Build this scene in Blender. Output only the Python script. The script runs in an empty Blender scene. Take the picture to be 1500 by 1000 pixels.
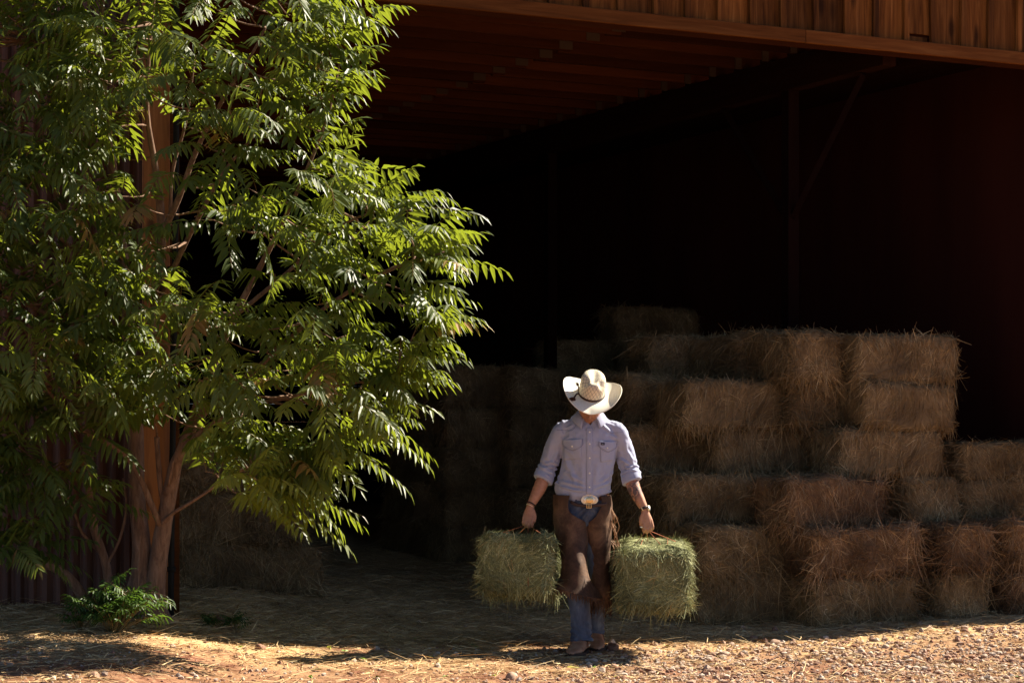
import bpy, bmesh, math, random
import numpy as np
from mathutils import Vector, Matrix
from mathutils.bvhtree import BVHTree

rng = np.random.default_rng(7)
random.seed(7)
scene = bpy.context.scene
COL = scene.collection

# ------------------------------------------------------------------ camera
F = 2810.0            # focal length in pixels of the 1500 px wide photograph
CAMZ = 1.6
HORIZ = 595.0
cam_d = bpy.data.cameras.new('camera')
cam = bpy.data.objects.new('camera', cam_d)
COL.objects.link(cam)
cam.location = (0, 0, CAMZ)
cam.rotation_euler = (math.radians(90), 0, 0)
cam_d.sensor_width = 36
cam_d.lens = 36 * F / 1500
cam_d.shift_y = (HORIZ - 500) / 1500
cam_d.clip_end = 2000
scene.camera = cam

# ------------------------------------------------------------------ light
SUN_TH, SUN_EL = 29.0, 40.0
world = bpy.data.worlds.new('World')
scene.world = world
world.use_nodes = True
wn = world.node_tree
bg = wn.nodes['Background']
sky = wn.nodes.new('ShaderNodeTexSky')
sky.sky_type = 'NISHITA'
sky.sun_disc = False
sky.sun_elevation = math.radians(SUN_EL)
sky.sun_rotation = math.radians(90 - SUN_TH)
sky.dust_density = 0.3
sky.air_density = 0.6
sky.ozone_density = 0.6
sky.altitude = 2500
wn.links.new(sky.outputs[0], bg.inputs[0])
bg.inputs[1].default_value = 0.05
sd = bpy.data.lights.new('sun', 'SUN')
sd.energy = 5.0
sd.angle = math.radians(0.5)
sd.color = (1.0, 0.90, 0.74)
sun = bpy.data.objects.new('sun', sd)
COL.objects.link(sun)
ct, st, ce, se = (math.cos(math.radians(SUN_TH)), math.sin(math.radians(SUN_TH)),
                  math.cos(math.radians(SUN_EL)), math.sin(math.radians(SUN_EL)))
sun.rotation_euler = Vector((-ct * ce, -st * ce, -se)).to_track_quat('-Z', 'Y').to_euler()
sun.location = (10, 15, 12)
vs = scene.view_settings
vs.view_transform = 'Standard'
vs.look = 'None'
vs.gamma = 1
vs.exposure = 1.68
scene.cycles.use_denoising = True
scene.cycles.max_bounces = 8
scene.cycles.diffuse_bounces = 5
scene.cycles.transparent_max_bounces = 8
scene.cycles.sample_clamp_indirect = 6

# ------------------------------------------------------------------ frames of reference
BETA = math.atan2(0.4375, 0.899)
DV = np.array([math.cos(BETA), math.sin(BETA), 0.0])
NV = np.array([-math.sin(BETA), math.cos(BETA), 0.0])
SOFF = 0.45
ORG = np.array([3.71, 13.92, 0.0]) + NV * SOFF
def B2W(a, s, z=0.0):
    return ORG + DV * a + NV * s + np.array([0, 0, z])
def a_of_px(px, s):
    """where the ray of photo column px meets the line at depth s behind the barn front"""
    k = (px - 750) / F
    p = ORG + NV * s
    return (k * p[1] - p[0]) / (DV[0] - k * DV[1])
def WP(px, py, Y):
    return np.array([(px - 750) / F * Y, Y, CAMZ + (HORIZ - py) / F * Y])

# ------------------------------------------------------------------ numpy noise
_tab = np.random.default_rng(3).random(8192).astype(np.float64)
def vnoise(P, scale=1.0, seed=0):
    P = np.asarray(P, float) * scale + seed * 17.31
    i = np.floor(P).astype(np.int64)
    f = P - i
    f = f * f * (3 - 2 * f)
    out = np.zeros(len(P))
    for dx in (0, 1):
        for dy in (0, 1):
            for dz in (0, 1):
                h = ((i[:, 0] + dx) * 73856093 ^ (i[:, 1] + dy) * 19349663 ^ (i[:, 2] + dz) * 83492791) & 8191
                w = (f[:, 0] if dx else 1 - f[:, 0]) * (f[:, 1] if dy else 1 - f[:, 1]) * (f[:, 2] if dz else 1 - f[:, 2])
                out += w * _tab[h]
    return out * 2 - 1
def fbm(P, scale=1.0, seed=0, o=3):
    r, a, t = 0, 1.0, 0
    for k in range(o):
        r = r + a * vnoise(P, scale * 2 ** k, seed + k)
        t += a
        a *= 0.5
    return r / t

def gh(x, y):
    """height of the ground"""
    x = np.atleast_1d(np.asarray(x, float))
    y = np.atleast_1d(np.asarray(y, float)) + 0 * x
    g = np.interp(x, [-8, -3, -2.1, -1.57, -0.9, -0.22, 0.66, 1.6], [.34, .31, .27, .175, .115, .082, .05, 0.0])
    P = np.stack([x, y, 0 * x], 1)
    return g + 0.02 * vnoise(P, 1.1, 5) + 0.008 * vnoise(P, 4.3, 6) + 0.004 * vnoise(P, 14.0, 8)
def gh1(x, y):
    return float(gh(x, y)[0])

# ------------------------------------------------------------------ object helpers
def tag(o, label=None, cat=None, group=None, kind=None):
    if label: o['label'] = label
    if cat: o['category'] = cat
    if group: o['group'] = group
    if kind: o['kind'] = kind
    return o
def empty(name, loc=(0, 0, 0), rz=0.0, **kw):
    o = bpy.data.objects.new(name, None)
    o.location = loc
    o.rotation_euler = (0, 0, rz)
    o.empty_display_size = 0.2
    COL.objects.link(o)
    return tag(o, **kw)
def link(name, me, parent=None, loc=None, rot=None):
    o = bpy.data.objects.new(name, me)
    COL.objects.link(o)
    if parent is not None: o.parent = parent
    if loc is not None: o.location = loc
    if rot is not None: o.rotation_euler = rot
    return o
def np_mesh(name, V, Fc, mats=(), smooth=False, attrs=None, midx=None):
    """mesh from a vertex array and an array of equal-length faces"""
    V = np.asarray(V, np.float32); Fc = np.asarray(Fc, np.int32)
    me = bpy.data.meshes.new(name)
    me.vertices.add(len(V)); me.vertices.foreach_set('co', V.ravel())
    n, k = Fc.shape
    me.loops.add(n * k); me.loops.foreach_set('vertex_index', Fc.ravel())
    me.polygons.add(n); me.polygons.foreach_set('loop_start', np.arange(0, n * k, k, dtype=np.int32))
    if midx is not None: me.polygons.foreach_set('material_index', np.asarray(midx, np.int32))
    me.update(calc_edges=True)
    me.polygons.foreach_set('use_smooth', np.full(n, bool(smooth)))
    for m in mats: me.materials.append(m)
    for kx, val in (attrs or {}).items():
        at = me.attributes.new(kx, 'FLOAT', 'POINT')
        at.data.foreach_set('value', np.asarray(val, np.float32))
    return me
def py_mesh(name, V, Fc, mats=(), smooth=False, attrs=None, midx=None):
    me = bpy.data.meshes.new(name)
    me.from_pydata([tuple(map(float, v)) for v in V], [], [tuple(map(int, f)) for f in Fc])
    me.polygons.foreach_set('use_smooth', np.full(len(me.polygons), bool(smooth)))
    if midx is not None: me.polygons.foreach_set('material_index', np.asarray(midx, np.int32))
    for m in mats: me.materials.append(m)
    for kx, val in (attrs or {}).items():
        at = me.attributes.new(kx, 'FLOAT', 'POINT')
        at.data.foreach_set('value', np.asarray(val, np.float32))
    me.update()
    return me
class MB:
    """collects shapes, links them as ONE mesh object"""
    def __init__(s): s.V, s.F, s.R = [], [], []
    def add(s, V, Fc, r=None):
        o = len(s.V)
        s.V += [tuple(v) for v in V]
        s.F += [tuple(i + o for i in f) for f in Fc]
        s.R += [random.random() if r is None else r] * len(V)
        return s
    def box(s, x0, x1, y0, y1, z0, z1, r=None, skew=0.0):
        V = [(x0, y0, z0), (x1, y0, z0), (x1, y1, z0), (x0, y1, z0), (x0 + skew, y0, z1), (x1 + skew, y0, z1), (x1 + skew, y1, z1), (x0 + skew, y1, z1)]
        Fc = [(3, 2, 1, 0), (4, 5, 6, 7), (0, 1, 5, 4), (1, 2, 6, 5), (2, 3, 7, 6), (3, 0, 4, 7)]
        return s.add(V, Fc, r)
    def tube(s, P, R, n=12, sub=4, r=None, **kw):
        V, Fc = tube(P, R, n, sub, **kw)
        return s.add(V, Fc, r)
    def build(s, name, m, parent=None, smooth=False, bevel=0.0, **kw):
        me = py_mesh(name, s.V, s.F, [m] if m else [], smooth, {'rnd': s.R})
        o = link(name, me, parent)
        if bevel:
            b = o.modifiers.new('bevel', 'BEVEL'); b.width = bevel; b.segments = 2; b.limit_method = 'ANGLE'
        return tag(o, **kw)
def crom(P, sub):
    P = np.asarray(P, float)
    if len(P) < 3 or sub <= 1:
        if len(P) == 2 and sub > 1:
            t = np.linspace(0, 1, sub + 1)[:, None]
            return P[0] * (1 - t) + P[1] * t
        return P
    Q = np.vstack([2 * P[0] - P[1], P, 2 * P[-1] - P[-2]])
    out = []
    for i in range(1, len(Q) - 2):
        for t in np.arange(sub) / sub:
            a, b, c, d = Q[i - 1], Q[i], Q[i + 1], Q[i + 2]
            out.append(0.5 * (2 * b + (c - a) * t + (2 * a - 5 * b + 4 * c - d) * t * t + (3 * b - a - 3 * c + d) * t ** 3))
    out.append(P[-1])
    return np.array(out)
def tube(P, R, n=12, sub=4, ref=(1, 0, 0), cap=True, round_ends=False, ex=2.0):
    """closed swept tube; R scalar or (ru, rv) per point, u along ref"""
    P = np.asarray(P, float)
    R = np.array([(q, q) if np.isscalar(q) else tuple(q) for q in R], float)
    C = crom(np.hstack([P, R]), sub)
    P, R = C[:, :3], np.maximum(C[:, 3:], 1e-4)
    T = np.gradient(P, axis=0)
    T /= np.linalg.norm(T, axis=1)[:, None] + 1e-12
    if round_ends:
        P2, R2, T2 = [], [], []
        r0, r1 = R[0].mean(), R[-1].mean()
        for th in (80, 55, 30): P2.append(P[0] - T[0] * r0 * math.sin(math.radians(th))); R2.append(R[0] * math.cos(math.radians(th))); T2.append(T[0])
        for i in range(len(P)): P2.append(P[i]); R2.append(R[i]); T2.append(T[i])
        for th in (30, 55, 80): P2.append(P[-1] + T[-1] * r1 * math.sin(math.radians(th))); R2.append(R[-1] * math.cos(math.radians(th))); T2.append(T[-1])
        P, R, T = np.array(P2), np.array(R2), np.array(T2)
    ref = np.asarray(ref, float)
    U = ref - (T @ ref)[:, None] * T
    bad = np.linalg.norm(U, axis=1) < 1e-3
    U[bad] = np.array([0, 1, 0])
    U /= np.linalg.norm(U, axis=1)[:, None]
    W = np.cross(T, U)
    th = np.arange(n) / n * 2 * math.pi
    c, s_ = np.cos(th), np.sin(th)
    c = np.sign(c) * np.abs(c) ** (2 / ex); s_ = np.sign(s_) * np.abs(s_) ** (2 / ex)
    V = (P[:, None] + U[:, None] * (R[:, 0:1] * c[None])[..., None] + W[:, None] * (R[:, 1:2] * s_[None])[..., None]).reshape(-1, 3)
    Fc = []
    m = len(P)
    for i in range(m - 1):
        for j in range(n):
            k = (j + 1) % n
            Fc.append((i * n + j, i * n + k, (i + 1) * n + k, (i + 1) * n + j))
    if cap:
        Fc.append(tuple(range(n))[::-1]); Fc.append(tuple((m - 1) * n + j for j in range(n)))
    return V, Fc
def blades(Pb, D, L, w, bend, side, rnd):
    """bent tapering straws, two quads each"""
    Pb, D, bend, side = (np.asarray(q, float) for q in (Pb, D, bend, side))
    L = np.asarray(L)[:, None]; w = np.asarray(w)[:, None]
    V = []
    for t, k in ((0, 1.0), (0.5, 0.9), (1.0, 0.35)):
        c = Pb + D * L * t + bend * t * t
        V += [c - side * w * k * 0.5, c + side * w * k * 0.5]
    V = np.stack(V, 1).reshape(-1, 3)
    b = np.arange(len(Pb))[:, None] * 6
    Q = np.concatenate([b + np.array([0, 1, 3, 2]), b + np.array([2, 3, 5, 4])], 0)
    return V, Q, np.repeat(rnd, 6)
def unit(v):
    v = np.asarray(v, float)
    return v / (np.linalg.norm(v, axis=-1, keepdims=True) + 1e-12)
def fused(shapes, voxel=0.004, smooth=3):
    """one continuous surface from overlapping closed shapes"""
    mb = MB()
    for V, Fc in shapes: mb.add(V, Fc, 0)
    me = py_mesh('tmp', mb.V, mb.F)
    o = link('tmp', me)
    r = o.modifiers.new('r', 'REMESH'); r.mode = 'VOXEL'; r.voxel_size = voxel
    if smooth:
        s = o.modifiers.new('s', 'SMOOTH'); s.iterations = smooth; s.factor = 0.5
    dg = bpy.context.evaluated_depsgraph_get()
    out = bpy.data.meshes.new_from_object(o.evaluated_get(dg))
    bpy.data.objects.remove(o); bpy.data.meshes.remove(me)
    out.materials.clear()
    out.polygons.foreach_set('use_smooth', np.ones(len(out.polygons), bool))
    return out
def getv(me):
    a = np.empty(len(me.vertices) * 3, np.float32); me.vertices.foreach_get('co', a)
    n = np.empty(len(me.vertices) * 3, np.float32); me.vertex_normals.foreach_get('vector', n)
    return a.reshape(-1, 3).astype(float), n.reshape(-1, 3).astype(float)
def setv(me, V):
    me.vertices.foreach_set('co', np.asarray(V, np.float32).ravel()); me.update()

# ------------------------------------------------------------------ materials
class NT:
    def __init__(s, name, bsdf=True):
        s.m = bpy.data.materials.new(name); s.m.use_nodes = True
        s.t = s.m.node_tree
        s.out = s.t.nodes['Material Output']
        s.b = s.t.nodes['Principled BSDF']
    def n(s, typ, props=None, **inp):
        x = s.t.nodes.new('ShaderNode' + typ)
        for k, v in (props or {}).items(): setattr(x, k, v)
        for k, v in inp.items():
            key = int(k[1:]) if k[0] == 'i' and k[1:].isdigit() else k
            s.put(x.inputs[key], v)
        return x
    def put(s, sock, v):
        if isinstance(v, bpy.types.Node): v = v.outputs[0]
        if isinstance(v, bpy.types.NodeSocket): s.t.links.new(v, sock)
        elif isinstance(v, (tuple, list)) and len(v) == 3 and sock.type == 'RGBA': sock.default_value = (*v, 1)
        else: sock.default_value = v
    def math(s, op, a, b=0.0, c=0.0):
        return s.n('Math', {'operation': op}, i0=a, i1=b, i2=c)
    def ramp(s, fac, *stops):
        x = s.n('ValToRGB'); s.put(x.inputs[0], fac)
        e = x.color_ramp.elements
        while len(e) < len(stops): e.new(0.5)
        for el, (p, c) in zip(e, stops):
            el.position = p; el.color = (*c, 1) if len(c) == 3 else c
        return x
    def mix(s, f, a, b, op='MIX'):
        x = s.n('Mix', {'data_type': 'RGBA', 'blend_type': op})
        s.put(x.inputs[0], f); s.put(x.inputs[6], a); s.put(x.inputs[7], b)
        return x.outputs[2]
    def attr(s, name='rnd'):
        return s.n('Attribute', {'attribute_name': name}).outputs['Fac']
    def noise(s, scale, detail=3, vec=None, rough=0.5, dist=0.0):
        x = s.n('TexNoise', Scale=scale, Detail=detail, Roughness=rough, Distortion=dist)
        if vec is not None: s.put(x.inputs['Vector'], vec)
        return x.outputs['Fac']
    def obj(s): return s.n('TexCoord').outputs['Object']
    def map(s, vec, scale=(1, 1, 1), rot=(0, 0, 0), loc=(0, 0, 0)):
        x = s.n('Mapping'); s.put(x.inputs[0], vec)
        x.inputs['Scale'].default_value = scale; x.inputs['Rotation'].default_value = rot; x.inputs['Location'].default_value = loc
        return x.outputs[0]
    def bump(s, h, strength=0.3, dist=0.01):
        x = s.n('Bump', Strength=strength, Distance=dist); s.put(x.inputs['Height'], h)
        return x.outputs[0]
    def done(s, color=None, rough=0.8, spec=0.2, metal=0.0, normal=None, sheen=0.0):
        if color is not None: s.put(s.b.inputs['Base Color'], color)
        s.put(s.b.inputs['Roughness'], rough)
        s.b.inputs['Specular IOR Level'].default_value = spec
        s.b.inputs['Metallic'].default_value = metal
        if sheen: s.b.inputs['Sheen Weight'].default_value = sheen
        if normal is not None: s.put(s.b.inputs['Normal'], normal)
        return s.m

def wood(name, c1, c2, c3, axis='z', rough=0.7, knots=True, scale=1.0, spec=0.2):
    t = NT(name)
    r = t.attr()
    v = t.n('VectorMath', {'operation': 'ADD'}, i0=t.obj())
    comb = t.n('CombineXYZ', X=t.math('MULTIPLY', r, 37.0), Y=t.math('MULTIPLY', r, 11.0), Z=t.math('MULTIPLY', r, 53.0))
    t.put(v.inputs[1], comb)
    sc = {'z': (26, 26, 1.6), 'x': (1.6, 26, 26), 'y': (26, 1.6, 26)}[axis]
    sc = tuple(q * scale for q in sc)
    mp = t.map(v, scale=sc)
    g = t.noise(1.0, 6, mp, 0.6, 0.8)
    sc2 = {'z': (9, 9, 0.7), 'x': (.7, 9, 9), 'y': (9, .7, 9)}[axis]
    g2 = t.noise(1.0, 3, t.map(v, scale=sc2), 0.5, 1.2)
    col = t.ramp(g, (0.30, c1), (0.52, c2), (0.72, c3))
    col = t.mix(t.math('MULTIPLY', g2, 0.75), col, tuple(q * 0.45 for q in c1))
    br = t.math('ADD', t.math('MULTIPLY', r, 0.95), 0.45)
    col = t.mix(1.0, col, t.n('CombineColor', Red=br, Green=br, Blue=br), 'MULTIPLY')
    if knots:
        sc3 = {'z': (6, 6, 2.2), 'x': (2.2, 6, 6), 'y': (6, 2.2, 6)}[axis]
        vo = t.n('TexVoronoi', Scale=1.0, Randomness=1.0); t.put(vo.inputs['Vector'], t.map(v, scale=sc3))
        k = t.ramp(vo.outputs['Distance'], (0.10, (1, 1, 1)), (0.24, (0, 0, 0)))
        col = t.mix(t.math('MULTIPLY', k, 0.8), col, tuple(q * 0.22 for q in c1))
    return t.done(col, rough, spec, normal=t.bump(g, 0.35, 0.004))

M_board = wood('stained_pine', (.075, .024, .005), (.20, .075, .015), (.32, .135, .036), 'z', spec=.08, rough=.75)
M_trim = wood('trim_pine', (.095, .032, .008), (.16, .058, .014), (.22, .09, .024), 'x', spec=.06, rough=.8)
M_rafter = wood('rafter_wood', (.062, .019, .008), (.082, .026, .010), (.10, .033, .012), 'x', knots=False, spec=.05, rough=.95)
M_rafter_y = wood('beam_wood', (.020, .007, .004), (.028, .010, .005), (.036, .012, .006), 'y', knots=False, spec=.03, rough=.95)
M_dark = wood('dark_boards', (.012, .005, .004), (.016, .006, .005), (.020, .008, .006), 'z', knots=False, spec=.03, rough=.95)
M_post = wood('post_wood', (.23, .09, .03), (.32, .13, .045), (.38, .165, .06), 'z')
t = NT('rusty_steel_sheet')
g = t.noise(6, 4, t.map(t.obj(), (1, 1, .25)))
M_rust = t.done(t.ramp(g, (.3, (.06, .022, .012)), (.7, (.13, .048, .025))), 0.6, 0.3)
t = NT('galvanised_plate'); M_plate = t.done((.055, .036, .026), 0.8, 0.15, 0.0)
t = NT('black_pipe'); M_pipe = t.done((.012, .012, .010), 0.7, 0.15)
t = NT('steel_sheet'); M_roof = t.done((.25, .24, .23), 0.5, 0.4, 0.5)

def hay_mat(name, stops, var=0.35):
    t = NT(name)
    r = t.attr()
    col = t.ramp(r, *stops)
    oi = t.n('ObjectInfo').outputs['Random']
    br = t.math('ADD', t.math('MULTIPLY', oi, var), 1 - var / 2)
    col = t.mix(1.0, col, t.n('CombineColor', Red=br, Green=br, Blue=br), 'MULTIPLY')
    pn = t.noise(3.0, 3, t.obj())
    pn2 = t.noise(11.0, 3, t.obj())
    col = t.mix(t.math('MULTIPLY', pn2, .45), col, tuple(q * 1.5 for q in stops[2][1]))
    col = t.mix(t.ramp(pn, (.42, (0, 0, 0)), (.68, (.75, .75, .75))), col, tuple(q * 0.55 for q in stops[1][1]))
    return t.done(col, 0.72, 0.22)
M_hay = hay_mat('dry_hay', [(0, (.045, .022, .009)), (.4, (.175, .108, .045)), (.75, (.37, .26, .125)), (1, (.58, .45, .25))])
M_hay_red = hay_mat('reddish_hay', [(0, (.042, .018, .008)), (.4, (.155, .082, .037)), (.75, (.33, .205, .10)), (1, (.55, .40, .22))])
M_hay_green = hay_mat('fresh_green_hay', [(0, (.05, .045, .018)), (.3, (.11, .115, .045)), (.62, (.32, .335, .15)), (.88, (.62, .62, .35)), (1, (.50, .30, .12))], 0.1)
M_straw = hay_mat('loose_straw', [(0, (.20, .105, .04)), (.45, (.44, .28, .125)), (.75, (.64, .46, .24)), (1, (.78, .61, .36))], 0.0)
t = NT('orange_twine'); M_twine = t.done((.36, .11, .055), 0.8)
# ------------------------------------------------------------------ ground
def build_ground():
    xs = np.unique(np.concatenate([-np.geomspace(6.2, 400, 26)[::-1], np.arange(-6, 6.01, 0.05), np.geomspace(6.2, 400, 26)]))
    ys = np.unique(np.concatenate([-np.geomspace(1, 300, 22)[::-1], np.arange(0, 10, .5), np.arange(10.2, 16, 0.045), np.arange(16, 24, .15), np.geomspace(24.3, 400, 26)]))
    X, Y = np.meshgrid(xs, ys)
    Z = gh(X.ravel(), Y.ravel())
    V = np.stack([X.ravel(), Y.ravel(), Z], 1)
    nx, ny = len(xs), len(ys)
    i = (np.arange(ny - 1)[:, None] * nx + np.arange(nx - 1)[None]).ravel()
    Q = np.stack([i, i + 1, i + 1 + nx, i + nx], 1)
    t = NT('soil')
    o = t.obj()
    n1 = t.noise(2.2, 5, o, 0.6)
    n2 = t.noise(28, 5, o, 0.65)
    n3 = t.noise(110, 3, o, 0.6)
    col = t.ramp(n2, (.3, (.09, .032, .019)), (.5, (.18, .075, .044)), (.7, (.31, .16, .10)))
    straw = t.ramp(n3, (.35, (.46, .29, .12)), (.6, (.84, .60, .31)))
    f = t.ramp(t.math('ADD', n1, t.math('MULTIPLY', n2, .35)), (.48, (0, 0, 0)), (.72, (.9, .9, .9)))
    sp = t.n('SeparateXYZ'); t.put(sp.inputs[0], o)
    dep = t.math('SUBTRACT', t.math('SUBTRACT', t.math('MULTIPLY', sp.outputs[1], .899), t.math('MULTIPLY', sp.outputs[0], .4375)), 10.89)
    ins = t.n('MapRange', i0=t.math('ADD', dep, t.math('MULTIPLY', n1, .8)), i1=.2, i2=1.6, i3=0.0, i4=1.0)   # trodden hay lies thick under the roof
    out = t.n('MapRange', i0=dep, i1=-1.1, i2=.5, i3=.15, i4=1.0)                                       # and hardly any out in the yard
    alo = t.math('ADD', t.math('MULTIPLY', sp.outputs[0], .899), t.math('MULTIPLY', sp.outputs[1], .4375))
    ins = t.math('MULTIPLY', ins, t.n('MapRange', i0=alo, i1=11.0, i2=11.6, i3=1.0, i4=0.0))
    ins = t.math('MULTIPLY', ins, t.n('MapRange', i0=alo, i1=1.8, i2=3.0, i3=0.0, i4=1.0))
    ins = t.math('MULTIPLY', ins, t.n('MapRange', i0=dep, i1=13.5, i2=14.5, i3=1.0, i4=0.0))
    out2 = t.n('MapRange', i0=dep, i1=14.0, i2=16.0, i3=1.0, i4=.2)
    f = t.math('MULTIPLY', t.math('MAXIMUM', f, ins), t.math('MULTIPLY', out, out2))
    col = t.mix(f, col, straw)
    m = t.done(col, 0.95, 0.1, normal=t.bump(t.math('ADD', n2, t.math('MULTIPLY', n3, .5)), 0.7, 0.012))
    tag(link('ground', np_mesh('ground', V, Q, [m], True)), kind='structure')
build_ground()

def scatter_straw():
    # loose straw lying on the soil, thick inside the barn, thinner outside
    N = 240000
    k = rng.random(N) ** 0.8
    Y = 9.0 / (1 - k * (1 - 9.0 / 19.5))
    px = rng.random(N) * 1960 - 230
    X = (px - 750) / F * Y
    P3 = np.stack([X, Y, 0 * X], 1)
    s = (P3 - ORG) @ NV + SOFF
    dens = 0.5 + 0.9 * fbm(P3 * [1, 1.6, 1], 1.2, 31, 3) + np.clip(s + 0.6, 0, 1.2) * 0.35
    dens = np.where(s < .15, (dens - .28) * .55, dens)
    dens = np.where((s < .15) & (px < 700), dens + .03, dens)
    keep = rng.random(N) < np.clip(dens, 0.05, 1)
    X, Y = X[keep], Y[keep]; n = len(X)
    ang = rng.random(n) * 2 * np.pi
    el = rng.normal(0, .12, n)
    D = np.stack([np.cos(ang), np.sin(ang) * 1.0, el], 1); D = unit(D)
    L = rng.gamma(3.0, .028, n).clip(.02, .25)
    P = np.stack([X, Y, gh(X, Y) + 0.004 + rng.random(n) * .012 + np.abs(el) * L * .3], 1)
    side = unit(np.cross(D, rng.normal(0, 1, (n, 3)) * .5 + np.array([0, 0, 1.0])))
    bend = rng.normal(0, .12, (n, 3)) * L[:, None]; bend[:, 2] = -np.abs(bend[:, 2]) * .3
    V, Q, r = blades(P, D, L, rng.uniform(.0026, .0058, n), bend, side, rng.random(n))
    o = link('loose_straw', np_mesh('loose_straw', V, Q, [M_straw], False, {'rnd': r}))
    tag(o, 'loose straw littering the soil in and before the barn', 'straw', kind='stuff')
scatter_straw()

def rock_mesh(seed, sub=2):
    bm = bmesh.new()
    bmesh.ops.create_icosphere(bm, subdivisions=sub, radius=1)
    V = np.array([v.co[:] for v in bm.verts]); Fc = [[v.index for v in f.verts] for f in bm.faces]
    bm.free()
    r = np.random.default_rng(seed)
    for k in range(7):     # chip flat facets off
        d = unit(r.normal(0, 1, 3)); c = r.uniform(.55, .85)
        h = V @ d
        V = V - np.outer(np.clip(h - c, 0, None), d)
    V *= 1 + 0.10 * vnoise(V, 2.5, seed)[:, None]
    V *= np.array([1, r.uniform(.65, .95), r.uniform(.5, .8)])
    return V, np.array(Fc)
t = NT('field_stone')
g = t.noise(3.0, 4, t.obj(), .6)
c = t.ramp(t.attr(), (0, (.17, .075, .05)), (.3, (.33, .20, .14)), (.65, (.47, .36, .27)), (1, (.62, .55, .46)))
M_stone = t.done(t.mix(t.math('MULTIPLY', g, .5), c, (.20, .09, .05)), 0.85, 0.2, normal=t.bump(t.noise(40, 4, t.obj()), .3, .01))

def gravel():
    protos = [rock_mesh(100 + i, 1) for i in range(10)]
    N = 76000
    px = rng.random(N) * 1960 - 230
    Y = 9.0 + rng.random(N) ** 1.0 * 5.4
    X = (px - 750) / F * Y
    P3 = np.stack([X, Y, 0 * X], 1)
    s = (P3 - ORG) @ NV + SOFF
    dens = np.interp(px, [0, 450, 700, 900, 1500], [.14, .16, .30, .8, 1.0]) * np.interp(s, [-2.0, -.7, -.15, .25, .8], [1, .9, .6, .08, .03])
    dens *= np.clip(1.0 + 1.1 * fbm(P3, 2.0, 77, 2), 0.1, 1.6)
    keep = rng.random(N) < dens
    X, Y = X[keep], Y[keep]
    Vs, Fs, R, off = [], [], [], 0
    for x, y in zip(X, Y):
        V, Fc = protos[rng.integers(10)]
        sz = min(.036, .004 + rng.exponential(.0062) * (1 if x > .6 else .7))
        a = rng.random() * 6.28
        c_, s_ = math.cos(a), math.sin(a)
        W = V * sz
        W = np.stack([W[:, 0] * c_ - W[:, 1] * s_, W[:, 0] * s_ + W[:, 1] * c_, W[:, 2]], 1)
        W += [x, y, 0]
        W[:, 2] += sz * .25
        Vs.append(W); Fs.append(Fc + off); off += len(V); R.append(np.full(len(V), rng.random()))
    V = np.concatenate(Vs)
    V[:, 2] += np.repeat(gh(X, Y), [len(v) for v in Vs])
    o = link('gravel', np_mesh('gravel', V, np.concatenate(Fs), [M_stone], False, {'rnd': np.concatenate(R)}))
    tag(o, 'pale gravel strewn over the sunlit ground before the barn', 'gravel', kind='stuff')
gravel()

def stones():
    # (px, py, width px, colour, label)
    L = [(325, 913, 24, .05, 'round red boulder beside the small weed near the post'),
         (552, 951, 10, .8, 'pale stone at the shadow edge left of the man'),
         (382, 951, 17, .15, 'flat reddish stone lying below the weed'),
         (346, 962, 8, .1, 'small dark red stone on straw left of the long shadow'),
         (100, 993, 12, .95, 'white stone at the bottom left corner, right one of a pair'),
         (78, 995, 11, .85, 'white stone at the bottom left corner, left one of a pair'),
         (138, 992, 20, .3, 'pinkish flat stone beside the white pair at bottom left'),
         (108, 907, 26, .1, 'dull red flat stone in the shade left of the shrub'),
         (869, 969, 13, .75, 'grey pointed stone just in front of the boots'),
         (897, 951, 20, .12, 'rounded reddish stone right behind the boots'),
         (1104, 937, 14, .2, 'red angular stone standing at the shadow edge before the stack'),
         (1135, 944, 16, .45, 'tan blocky stone beside the red angular stone'),
         (1060, 961, 20, .55, 'long tan stone lying on the gravel right of the man'),
         (881, 985, 16, .7, 'rounded pale stone at the picture bottom below the boots'),
         (900, 978, 14, .3, 'brown round stone close to the picture bottom'),
         (749, 994, 20, .5, 'flat tan stone at the bottom edge left of the man'),
         (1297, 948, 11, .8, 'small pale wedge stone on the gravel before the straw stack'),
         (1412, 925, 11, .2, 'small dark stone at the shadow edge far right'),
         (1262, 957, 13, .75, 'whitish chip of stone in the sunlit gravel'),
         (1340, 960, 12, .25, 'brown chip of stone in the gravel at right'),
         (566, 927, 7, .02, 'small dark stone on the shaded floor left of the man')]
    for i, (px, py, w, r, lab) in enumerate(L):
        Y = 12.0
        for _ in range(12):
            x = (px - 750) / F * Y
            Y = (CAMZ - gh1(x, Y)) * F / (py - HORIZ)
        x = (px - 750) / F * Y
        sz = w / F * Y * .58
        V, Fc = rock_mesh(300 + i, 3)
        me = np_mesh('stone', V * sz, Fc, [M_stone], True, {'rnd': np.full(len(V), r)})
        o = link('stone', me, None, (x, Y, gh1(x, Y) + sz * .22), (0, 0, random.random() * 6))
        tag(o, lab, 'stone', 'larger stones lying on the ground')
stones()

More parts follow.
